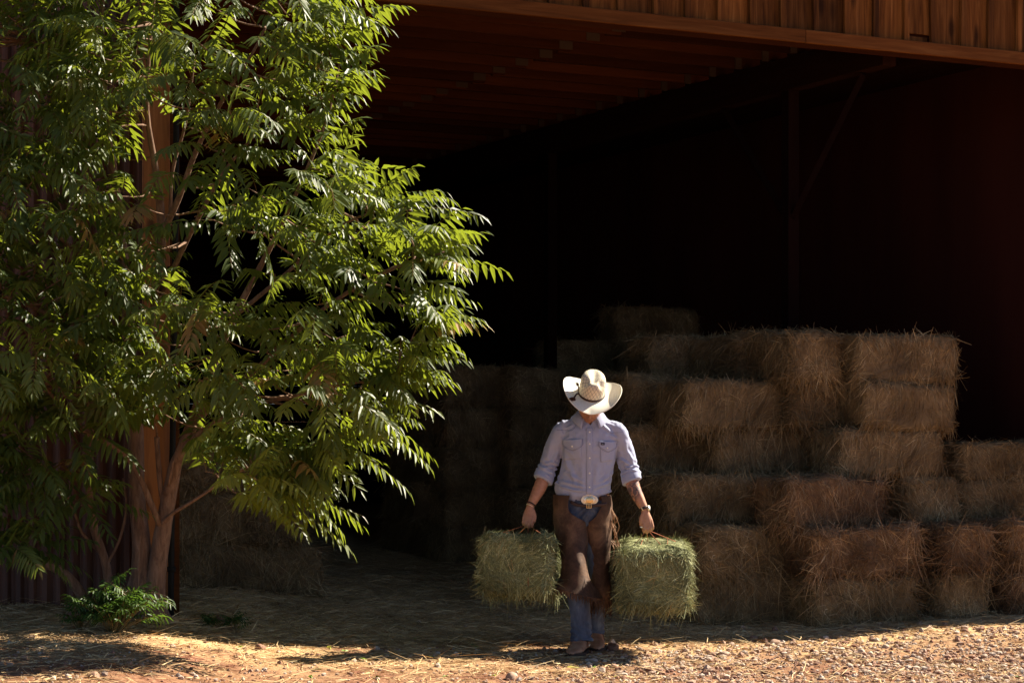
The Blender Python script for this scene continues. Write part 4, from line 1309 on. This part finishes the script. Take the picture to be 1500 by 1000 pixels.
def chap(name, rows, sub=6, nth=44, fringe_seed=0):
    """rows: z, cx, cy, rx, ry, inner angle, outer angle (degrees, 0 towards the camera, + to the viewer's right)"""
    A = crom(np.array(rows, float), sub)
    V = []
    for z, cx, cy, rx, ry, f0, f1 in A:
        for j in range(nth + 1):
            f = math.radians(f0 + (f1 - f0) * j / nth)
            V.append((cx + rx * math.sin(f), cy - ry * math.cos(f), z))
    V = np.array(V)
    m = nth + 1
    Fc = [(i * m + j, i * m + j + 1, (i + 1) * m + j + 1, (i + 1) * m + j) for i in range(len(A) - 1) for j in range(nth)]
    c = np.repeat(A[:, 1:3], m, 0)
    out = unit(np.concatenate([V[:, :2] - c, np.zeros((len(V), 1))], 1))
    V = V + out * (.008 * fbm(V * [1, 1, .5], 8, 70 + fringe_seed, 2) + .003 * vnoise(V * [1, 1, .4], 30, 71))[:, None]
    return V, Fc, A, m
def build_chaps():
    root = None
    # viewer's left leg, striding forward: hem slants down to the inside
    rowsL = [(.995, -.115, .015, .105, .128, -6, -175), (.955, -.115, .012, .108, .130, -10, -175), (.90, -.112, .006, .107, .130, -9, -178), (.86, -.112, .002, .108, .130, 14, -179), (.83, -.112, -.006, .107, .127, 46, -180), (.80, -.111, -.012, .104, .122, 82, -182),
             (.72, -.103, -.036, .096, .112, 98, -184), (.64, -.100, -.080, .080, .100, 102, -182), (.56, -.096, -.115, .078, .100, 106, -176), (.48, -.094, -.125, .092, .116, 110, -160), (.425, -.084, -.112, .128, .150, 108, -150), (.385, -.072, -.118, .155, .172, 104, -140)]
    V, Fc, A, m = chap('chap', rowsL, fringe_seed=1)
    V[:, 2] -= np.clip((.50 - V[:, 2]) / .12, 0, 1) * (V[:, 0] + .07) * .26
    last = len(A) - 1
    c1 = link('chaps', py_mesh('chaps', V, Fc, [M_chaps], True), man)
    so = c1.modifiers.new('s', 'SOLIDIFY'); so.thickness = .0045; so.offset = 1
    hemL = V[last * m:(last + 1) * m]
    rowsR = [(.99, .035, .015, .104, .124, 20, 175), (.94, .038, .014, .106, .126, 21, 175), (.89, .042, .014, .104, .126, 6, 178), (.85, .046, .014, .101, .124, -12, 180), (.82, .050, .016, .097, .120, -42, 181), (.79, .054, .018, .092, .118, -88, 182),
             (.70, .061, .026, .084, .106, -98, 182), (.60, .066, .045, .070, .094, -102, 180), (.50, .066, .065, .066, .092, -106, 172), (.40, .066, .09, .072, .100, -108, 160), (.335, .066, .105, .078, .108, -108, 150)]
    V, Fc, A, m = chap('chap', rowsR, fringe_seed=5)
    last = len(A) - 1
    c2 = link('chaps', py_mesh('chaps', V, Fc, [M_chaps], True), man)
    so = c2.modifiers.new('s', 'SOLIDIFY'); so.thickness = .0045; so.offset = 1
    hemR = V[last * m:(last + 1) * m]
    r = np.random.default_rng(8)
    for hem, par, L0, L1 in ((hemL, c1, .012, .045), (hemR, c2, .06, .125)):
        mb = MB()
        for k in range(len(hem) - 1):
            for q in (0.1, .6):
                p = hem[k] * (1 - q) + hem[k + 1] * q
                d = unit(hem[k + 1] - hem[k]); l_ = r.uniform(L0, L1)
                w = np.linalg.norm(hem[k + 1] - hem[k]) * .44
                tip = p + np.array([r.normal(0, .006), r.normal(-.002, .006), -l_])
                midp = (p + tip) / 2 + np.array([r.normal(0, .004), r.normal(0, .004), 0])
                Vq = []
                for cpt, ww in ((p + [0, 0, .008], w), (midp, w * .95), (tip, w * .5)):
                    nn = np.array([-d[1], d[0], 0]) * .0015
                    Vq += [cpt - nn, cpt + d * ww - nn, cpt + d * ww + nn, cpt + nn]
                Fq = []
                for lv in (0, 4):
                    for e in range(4): Fq.append((lv + e, lv + (e + 1) % 4, lv + 4 + (e + 1) % 4, lv + 4 + e))
                Fq += [(3, 2, 1, 0), (8, 9, 10, 11)]
                mb.add(Vq, Fq)
        mb.build('fringe', M_chaps, par)
    # long thongs at the outer side (viewer's right)
    mb = MB()
    for z0, n in ((.90, 6), (.80, 5), (.71, 5)):
        for i in range(n):
            x = .135 + r.uniform(0, .01); y = -.02 + r.normal(0, .02)
            l_ = r.uniform(.08, .17); sw = r.uniform(.01, .06)
            mb.tube([(x, y, z0 + r.normal(0, .01)), (x + sw * .7, y - .01, z0 - l_ * .35), (x + sw * .9 + r.normal(0, .01), y, z0 - l_ * .7), (x + sw + r.normal(0, .012), y, z0 - l_)], [(.0028, .0015)] * 4, 5, 3)
    t = NT('tan_thong'); M_th = t.done((.36, .20, .10), .6)
    mb.build('thong', M_th, c2)
build_chaps()

def build_belt():
    P, R = [], []
    for z, q in ((.962, 0.0), (.966, .004), (1.0, .004), (1.004, .0)):
        P.append((-.035, .018, z)); R.append((.152 + q, .109 + q))
    V, Fc = tube(P, R, 64, 1)
    belt = link('belt', py_mesh('belt', V, Fc, [M_belt], True), man)
    bz = LZ(730.5)
    bx = LX(862.4)
    y0 = -.105
    # big oval buckle: dished plate, rope rim, raised centre
    def disc(name, cx, cz, rx, rz, y, th, m, dome, par, n=40):
        V, Fc = [], []
        rings = 6
        for i in range(rings + 1):
            f = i / rings
            for j in range(n):
                a = 2 * math.pi * j / n
                V.append((cx + rx * f * math.cos(a), y - dome * (1 - f * f), cz + rz * f * math.sin(a)))
        for i in range(rings):
            for j in range(n):
                k = (j + 1) % n
                Fc.append((i * n + j, i * n + k, (i + 1) * n + k, (i + 1) * n + j))
        o = link(name, py_mesh(name, V, Fc, [m], True), par)
        s = o.modifiers.new('s', 'SOLIDIFY'); s.thickness = th; s.offset = 0
        return o
    b = disc('buckle', bx, bz, .051, .032, y0 - .012, .004, M_silver, .006, belt)
    pts = [(bx + .050 * math.cos(a), y0 - .014, bz + .031 * math.sin(a)) for a in np.linspace(0, 2 * math.pi, 41)]
    V, Fc = tube(pts, [.0035 + .0008 * (i % 2) for i in range(41)], 8, 1, ref=(0, 1, 0), cap=False)
    link('buckle_rim', py_mesh('buckle_rim', V, Fc, [M_silver], True), b)
    disc('buckle_centre', bx, bz, .024, .019, y0 - .0215, .004, M_brass, .003, b)
    mb = MB()
    for i in range(14):
        a = 2 * math.pi * i / 14
        x, z = bx + .037 * math.cos(a), bz + .0245 * math.sin(a)
        mb.tube([(x, y0 - .014, z), (x, y0 - .019, z)], [.0048, .0028], 8, 1)
    for i in range(5):
        a = 2 * math.pi * i / 5 + .3
        x, z = bx + .011 * math.cos(a), bz + .009 * math.sin(a)
        mb.tube([(x, y0 - .023, z), (x, y0 - .0275, z)], [.0045, .002], 6, 1)
    mb.build('engraving', M_brass, b, smooth=True)
    # chap strap under the belt with a small square buckle
    pts = [(LX(835), -.100, LZ(733)), (LX(843), -.112, LZ(737)), (LX(853), -.122, LZ(738.5)), (LX(863), -.126, LZ(739)), (LX(874), -.122, LZ(738)), (LX(884), -.112, LZ(737)), (LX(888), -.105, LZ(735))]
    V, Fc = tube(pts, [(.0095, .0022)] * 7, 8, 4, ref=(0, 0, 1))
    st = link('chap_strap', py_mesh('chap_strap', V, Fc, [M_strap], True), man)
    mb = MB(); sx, sz, sy = LX(861.5), LZ(739), -.131
    w, h = .0135, .013
    for a, b_ in (((-w, -h), (w, -h)), ((w, -h), (w, h)), ((w, h), (-w, h)), ((-w, h), (-w, -h)), ((0, -h), (0, h))):
        mb.tube([(sx + a[0], sy, sz + a[1]), (sx + b_[0], sy, sz + b_[1])], [.0022] * 2, 8, 1, ref=(0, 1, 0), round_ends=True)
    mb.build('strap_buckle', M_brass, st, smooth=True)
    # belt loops
    for px in (843, 853.5, 875, 885):
        x = LX(px)
        y = .018 - .113 * math.sqrt(max(0, 1 - ((x + .035) / .157) ** 2))
        MB().box(x - .005, x + .005, y - .008, y - .004, .955, 1.008).build('belt_loop', M_denim, man)
build_belt()

def build_boot(ank, toe, pitch, roll_out, label):
    """boot along ankle->toe"""
    ank, toe = np.array(ank), np.array(toe)
    fw = unit((toe - ank) * [1, 1, 0]); sd = np.array([-fw[1], fw[0], 0])
    def L2(f, s, u): return ank * [1, 1, 0] + fw * f + sd * s + np.array([0, 0, u])
    cp, sp = math.cos(pitch), math.sin(pitch)
    def rotp(V):       # pitch about the heel
        V = np.asarray(V, float); h = L2(-.07, 0, 0)
        q = V - h; f = q @ fw; u = q[:, 2].copy(); s = q @ sd
        return h + np.outer(f * cp - u * sp, fw) + np.outer(s, sd) + np.outer(f * sp + u * cp, [0, 0, 1])
    ref = tuple(sd)
    S_ = [tube([L2(-.028, 0, .24), L2(-.028, 0, .18), L2(-.028, 0, .12), L2(-.03, 0, .08), L2(-.03, 0, .045)], [(.055, .056), (.054, .054), (.050, .052), (.046, .050), (.040, .043)], 22, 4, ref=ref),
          tube([L2(-.055, 0, .070), L2(0, 0, .072), L2(.05, 0, .066), L2(.10, 0, .052), L2(.15, 0, .042), L2(.19, 0, .036), L2(.215, 0, .032)],
               [(.038, .038), (.045, .044), (.050, .040), (.056, .033), (.053, .026), (.042, .020), (.024, .013)], 22, 4, ref=ref, round_ends=True)]
    me = fused(S_, .004, 5)
    V, N = getv(me)
    V = V + N * (.0035 * fbm(V, 22, 15, 2))[:, None]
    V = rotp(V)
    setv(me, V); me.name = 'boot'; me.materials.append(M_boot)
    b = link('boot', me, man); b['label'] = label
    # sole: outline plate and heel block
    out = [(-.088, .0), (-.08, .026), (-.05, .034), (0, .036), (.05, .048), (.10, .060), (.15, .057), (.195, .041), (.232, .0)]
    ol = out + [(f, -s) for f, s in out[-2:0:-1]]
    P = crom(np.array([(f, s, 0) for f, s in ol + [ol[0]]]), 4)[:-1]
    n = len(P)
    V = [L2(f, s * 1.04, .012) for f, s, _ in P] + [L2(f, s * 1.04, .030) for f, s, _ in P]
    Fc = [tuple(range(n))[::-1], tuple(range(n, 2 * n))] + [(i, (i + 1) % n, n + (i + 1) % n, n + i) for i in range(n)]
    link('sole', py_mesh('sole', rotp(V), Fc, [M_sole]), b)
    hl = [(-.088, .0), (-.08, .026), (-.05, .034), (-.012, .031)]
    hl = hl + [(f, -s) for f, s in hl[::-1][:-1]]
    V = [L2(f * .97, s * .92, -.012) for f, s in hl] + [L2(f, s, .016) for f, s in hl]
    n = len(hl)
    Fc = [tuple(range(n))[::-1], tuple(range(n, 2 * n))] + [(i, (i + 1) % n, n + (i + 1) % n, n + i) for i in range(n)]
    link('heel', py_mesh('heel', rotp(V), Fc, [M_sole]), b)
    # spur strap across the instep, spur band behind
    S = [L2(.018 + .25 * (.122 - u), sgn, u) for sgn, u in ((-.058, .050), (-.048, .088), (-.028, .112), (0, .122), (.028, .112), (.048, .088), (.058, .050))]
    V, Fc = tube(S, [(.012, .0025)] * 7, 8, 5, ref=tuple(fw))
    link('spur_strap', py_mesh('spur_strap', rotp(V), Fc, [M_belt], True), b)
    mb = MB()
    mb.tube([L2(-.01, -.047, .06), L2(-.06, -.040, .062), L2(-.088, 0, .064), L2(-.06, .040, .062), L2(-.01, .047, .06)], [(.005, .0025)] * 5, 8, 5, ref=(0, 0, 1))
    mb.tube([L2(-.088, 0, .064), L2(-.115, 0, .070)], [.004, .003], 8, 2)
    mb.tube([L2(-.118, -.002, .070), L2(-.118, .002, .070)], [.014, .014], 8, 1, ref=(0, 0, 1))
    for s in (-.05, .05): mb.tube([L2(.0, s * .98, .060), L2(.0, s * 1.06, .060)], [.009, .007], 10, 1, ref=(0, 0, 1))
    V = rotp(mb.V); mb.V = [tuple(v) for v in V]
    mb.build('spur', M_silver, b, smooth=True)
    return b
b1 = build_boot((-.056, -.150, 0), (-.135, -.40, 0), math.radians(1.5), 0, 'brown boot stepping forward, toe towards the viewer')
b1.location = (0, 0, .002)
b2 = build_boot((.046, .19, 0), (.052, -.08, 0), math.radians(-2), 0, 'rear brown boot, flat on the ground')
b2.location = (0, 0, .010)

# wrist things --------------------------------------------------------------
def ring(name, c, d, r, w, th, m, parent, ref=(1, .2, 0)):
    c = np.array(c); d = unit(np.array(d)); P = [c - d * w / 2, c - d * w / 2 * .9, c + d * w / 2 * .9, c + d * w / 2]
    V, Fc = tube(P, [(r[0], r[1]), (r[0] + th, r[1] + th), (r[0] + th, r[1] + th), (r[0], r[1])], 28, 1, ref=ref)
    return link(name, py_mesh(name, V, Fc, [m], True), parent)
A = arms[1]; wr, f2 = np.array(A['wr']), np.array(A['f2'])
d = unit(wr - f2); c = wr - d * .012
wt = ring('watch', c, d, (.0275, .0235), .018, .003, M_strap, man)
side = unit(np.array([.93, -.32, 0.05]))
V, Fc = tube([c + side * .026, c + side * .036], [.017, .0165], 24, 1, ref=tuple(d))
link('watch_case', py_mesh('watch_case', V, Fc, [M_silver], True), wt)
V, Fc = tube([c + side * .0361, c + side * .0368], [.013, .013], 24, 1, ref=tuple(d))
link('watch_dial', py_mesh('watch_dial', V, Fc, [M_pearl], True), wt)
sb = unit(np.array([-.5, -.86, 0]))
V, Fc = tube([c + sb * .0265 + d * .009, c + sb * .0265 - d * .009], [(.005, .0035)] * 2, 8, 1, round_ends=True)
link('watch_clasp', py_mesh('watch_clasp', V, Fc, [M_brass], True), wt)
A = arms[-1]; wr, f2 = np.array(A['wr']), np.array(A['f2'])
d = unit(wr - f2)
ring('bracelet', wr - d * .012, d, (.0275, .0235), .010, .002, M_strap, man)
ring('bracelet', wr + d * .003, d, (.027, .0225), .003, .0018, M_silver, man)
# ring on the viewer's-right hand
kn = np.array(arms[1]['kn'])
V, Fc = tube([kn + np.array([-.028, -.012, -.012]), kn + np.array([-.046, -.016, -.010])], [.004, .0035], 10, 1, round_ends=True)
link('finger_ring', py_mesh('finger_ring', V, Fc, [M_pearl], True), man)

# hat ----------------------------------------------------------------------
def build_hat():
    t = NT('straw_felt'); o = t.obj()
    M_brim = t.done(t.ramp(t.noise(90, 3, o), (.3, (.76, .70, .57)), (.7, (.84, .79, .67))), .65, .25, normal=t.bump(t.noise(400, 2, o), .2, .001))
    t = NT('woven_crown')
    uv = t.n('TexCoord').outputs['UV']
    sp = t.n('SeparateXYZ'); t.put(sp.inputs[0], uv)
    u, v = sp.outputs[0], sp.outputs[1]
    def lines(sg):
        q = t.math('ADD', t.math('MULTIPLY', u, 22.0), t.math('MULTIPLY', v, 6.0 * sg))
        f = t.math('ABSOLUTE', t.math('SUBTRACT', t.math('FRACT', q), .5))
        return t.math('LESS_THAN', f, .055)
    ln = t.math('MAXIMUM', lines(1), lines(-1))
    dash = t.math('GREATER_THAN', t.math('FRACT', t.math('MULTIPLY', u, 190.0)), .25)
    low = t.math('LESS_THAN', v, .80)
    ln = t.math('MULTIPLY', t.math('MULTIPLY', ln, dash), low)
    wv = t.n('TexChecker', Scale=150.0); t.put(wv.inputs['Vector'], t.map(uv, (2.6, 1, 1)))
    basec = t.mix(wv.outputs['Fac'], (.66, .57, .41), (.78, .70, .54))
    M_crown = t.done(t.mix(ln, basec, (.04, .03, .03)), .7, .2, normal=t.bump(wv.outputs['Fac'], .15, .001))
    n = 96
    rows = []   # (theta -> point), v, mat
    CX, CY, CH = .0795, .097, .138
    def crown_pt(f, th):        # f 0 top centre .. 1 base
        s, c = math.sin(th), math.cos(th)         # c>0: back (+y)
        if f < .45:
            g = f / .45
            rr = g ** .9 * .80
            x, y = CX * rr * s, CY * rr * c
            z = CH * (1 - .10 * g ** 3)
            z += .010 * c * g * -1 * -1
        else:
            g = (f - .45) / .55
            rr = .80 + .17 * min(1, g * 3.0) ** .6 + .03 * g
            x, y = CX * rr * s, CY * rr * c
            z = CH * (.90 - .02) * (1 - g) ** 1.0 * (1.0) + .0
            z = CH * .90 * (1 - g ** 1.15)
            z += .010 * c * (1 - g)
        # centre crease and the two front pinches
        w = math.exp(-(x / .030) ** 2) * max(0, 1 - (f / .48) ** 4)
        z -= .017 * w * (1 if y > -.05 else math.exp(-((y + .05) / .022) ** 2))
        for sx in (-1, 1):
            q = math.exp(-((x - sx * .052) / .022) ** 2 - ((y + .050) / .030) ** 2 - ((z - .112) / .030) ** 2)
            x -= sx * .014 * q; z -= .013 * q
        return (x, y, z)
    V, UV, mi, Fc, fm = [], [], [], [], []
    R1, R2 = 26, 26
    for i in range(R1 + 1):
        f = max(i / R1, .004)
        for j in range(n):
            th = 2 * math.pi * j / n
            V.append(crown_pt(f, th)); UV.append((j / n, 1 - f))
    for i in range(1, R2 + 1):
        g = i / R2
        for j in range(n):
            th = 2 * math.pi * j / n
            s, c = math.sin(th), math.cos(th)
            ox, oy = .207, .192
            x = (CX * 1.0 + (ox - CX) * g) * s
            y = (CY * 1.0 + (oy - CY) * g) * c
            e = abs(s) ** 2.2
            z = -.004 * (1 - (1 - g) ** 6) + .060 * e * g ** 1.8 - .026 * (1 - abs(s)) ** 1.2 * g ** 1.5
            x -= math.copysign(1, s) * e * .024 * g ** 2.5
            V.append((x, y, z)); UV.append((j / n, 0))
    tot = R1 + R2
    for i in range(tot):
        for j in range(n):
            k = (j + 1) % n
            Fc.append((i * n + j, (i + 1) * n + j, (i + 1) * n + k, i * n + k)); fm.append(0 if i < R1 else 1)
    Fc.append(tuple(range(n))); fm.append(0)
    V = np.array(V)
    V += .0012 * np.stack([vnoise(V, 25, 1), vnoise(V, 25, 2), vnoise(V, 25, 3)], 1)
    M = HM @ Matrix.Translation((.0, .004, .078)) @ Matrix.Rotation(math.radians(-2), 4, 'X') @ Matrix.Rotation(math.radians(4), 4, 'Y')
    me = py_mesh('hat', xf(M, V), Fc, [M_crown, M_brim], True, midx=fm)
    uvl = me.uv_layers.new(name='UVMap')
    li = np.empty(len(me.loops), np.int32); me.loops.foreach_get('vertex_index', li)
    U = np.array(UV)[li]
    for p in me.polygons:       # close the seam
        us = U[p.loop_start:p.loop_start + p.loop_total, 0]
        if us.max() - us.min() > .5 and p.loop_total == 4: U[p.loop_start:p.loop_start + p.loop_total, 0] = np.where(us < .5, us + 1, us)
    uvl.data.foreach_set('uv', U.astype(np.float32).ravel())
    hat = link('hat', me, man); hat['label'] = 'cream straw hat with woven crown lines and curled brim'
    so = hat.modifiers.new('s', 'SOLIDIFY'); so.thickness = .0035; so.offset = 0
    # rolled edge
    edge = V[-n:][list(range(n)) + [0]]
    Ve, Fe = tube(edge, [.0028] * (n + 1), 6, 1, ref=(0, 0, 1), cap=False)
    link('brim_edge', py_mesh('brim_edge', xf(M, Ve), Fe, [M_brim], True), hat)
    # band
    Vb, Fb = [], []
    for i, (z, q) in enumerate(((.004, .002), (.005, .005), (.015, .0052), (.017, .002))):
        for j in range(n):
            th = 2 * math.pi * j / n
            Vb.append(((CX + q + .0005) * math.sin(th), (CY + q + .0005) * math.cos(th), z + .001 * math.sin(j * 2.1)))
    for i in range(3):
        for j in range(n):
            k = (j + 1) % n
            Fb.append((i * n + j, (i + 1) * n + j, (i + 1) * n + k, i * n + k))
    bd = link('hat_band', py_mesh('hat_band', xf(M, Vb), Fb, [M_strap], True), hat)
    mb = MB()
    for j in range(0, n, 2):
        th = 2 * math.pi * j / n
        p = np.array([(CX + .0065) * math.sin(th), (CY + .0065) * math.cos(th), .010])
        mb.tube([p - [0, 0, .003], p + [0, 0, .003]], [.0016] * 2, 5, 1)
    mb.V = [tuple(v) for v in xf(M, mb.V)]
    mb.build('band_lacing', M_tassel, bd)
    # tassels on the viewer's left
    mb = MB()
    a0 = np.array([-.082, -.040, .012])
    end = np.array([-.104, -.088, .016])
    mb.tube([a0, (a0 + end) / 2 + [0, 0, .010], end], [.0042, .0044, .0055], 8, 4)
    r = np.random.default_rng(4)
    for _ in range(150):
        a = r.uniform(0, 6.28); q = r.uniform(0, 1) ** .5
        e = end + unit(np.array([-.012, -.045, .002])) * .048 + np.array([math.cos(a) * .021 * q, math.sin(a) * .006 * q, math.sin(a) * .008 * q + .008])
        mb.tube([end, e], [.0024, .0016], 4, 1)
    b0 = np.array([-.086, -.005, .045])
    mb.tube([a0, b0], [.0032, .004], 8, 2)
    for _ in range(40):
        e = b0 + np.array([r.normal(-.014, .006), r.normal(.008, .006), r.normal(.018, .004)])
        mb.tube([b0, e], [.0018, .0009], 4, 1)
    mb.V = [tuple(v) for v in xf(M, mb.V)]
    mb.build('tassel', M_tassel, hat)
build_hat()

# the two bales ---------------------------------------------------------------
def held(px, ztop, size, seed, yaw, tilt, label, hand, rollx=0.0):
    me = bale_mesh('hay_bale', size, M_hay_green, seed, 44000, .95, .60, wid=(.0028, .0052), vert=.5, rr=.05, omul=.5, core_r=.28)
    x = PX_ + LX(px); z = PZ_ + ztop - size[2]
    y = PY_ + .02
    root = link('hay_bale', me, None, (x, y, z), (tilt, rollx, math.radians(90) + yaw))
    tag(root, label, 'hay bale', 'green hay bales carried by the man')
    bpy.context.view_layer.update()
    inv = root.matrix_basis.inverted()
    A = arms[hand]; kn = np.array(A['kn'])
    grip = Vector((PX_ + kn[0], PY_ + kn[1] + .006, PZ_ + kn[2] - .030))
    g = np.array(inv @ grip)
    h = np.array(size) / 2
    for i, (dx, ys) in enumerate(((.12, -.07), (-.12, .07))):
        P = []
        for sx, sy in ((1, 1), (1, -1)):
            P.append((sx, sy))
        # loop round the bale, lifted to the hand
        for k, yy in enumerate((-.045 + ys * .3, .045 + ys * .3)):
            pts = [g, (dx, yy * 1.6, size[2] + .004), ]
            V, Fc = tube([tuple(g + np.array([0, .004 * k, 0])), tuple(g * .5 + np.array([dx, yy * 2.0, size[2] + .002]) * .5), (dx, yy * 2.0, size[2] + .002)], [.0022] * 3, 6, 4)
            link('twine', py_mesh('twine', V, Fc, [M_twine], True), root)
        yy = ys * .6
        loop = [(h[0] * .0 + dx, yy * 2, size[2] + .004), (h[0] * .84, yy * 1.8, size[2] * .96), (h[0] - .055, yy * 1.8, size[2] * .5), (h[0] * .97, yy * 1.8, .02), (0, yy * 1.8, -.004),
                (-h[0] * .97, yy * 1.8, .02), (-h[0] + .055, yy * 1.8, size[2] * .5), (-h[0] * .84, yy * 1.8, size[2] * .96), (dx, yy * 2, size[2] + .004)]
        V, Fc = tube(loop, [.0015] * len(loop), 6, 3, cap=False)
        link('twine', py_mesh('twine', V, Fc, [M_twine], True), root)
    # a few long strands drawn over the front
    return root
held(764, .738, (.72, .43, .36), 31, math.radians(-6), 0, 'green hay bale carried in the hand at the left of the picture', -1, rollx=math.radians(7))
held(959, .684, (.72, .435, .355), 32, math.radians(-5), 0, 'green hay bale carried in the hand with the wristwatch', 1, rollx=math.radians(-3))
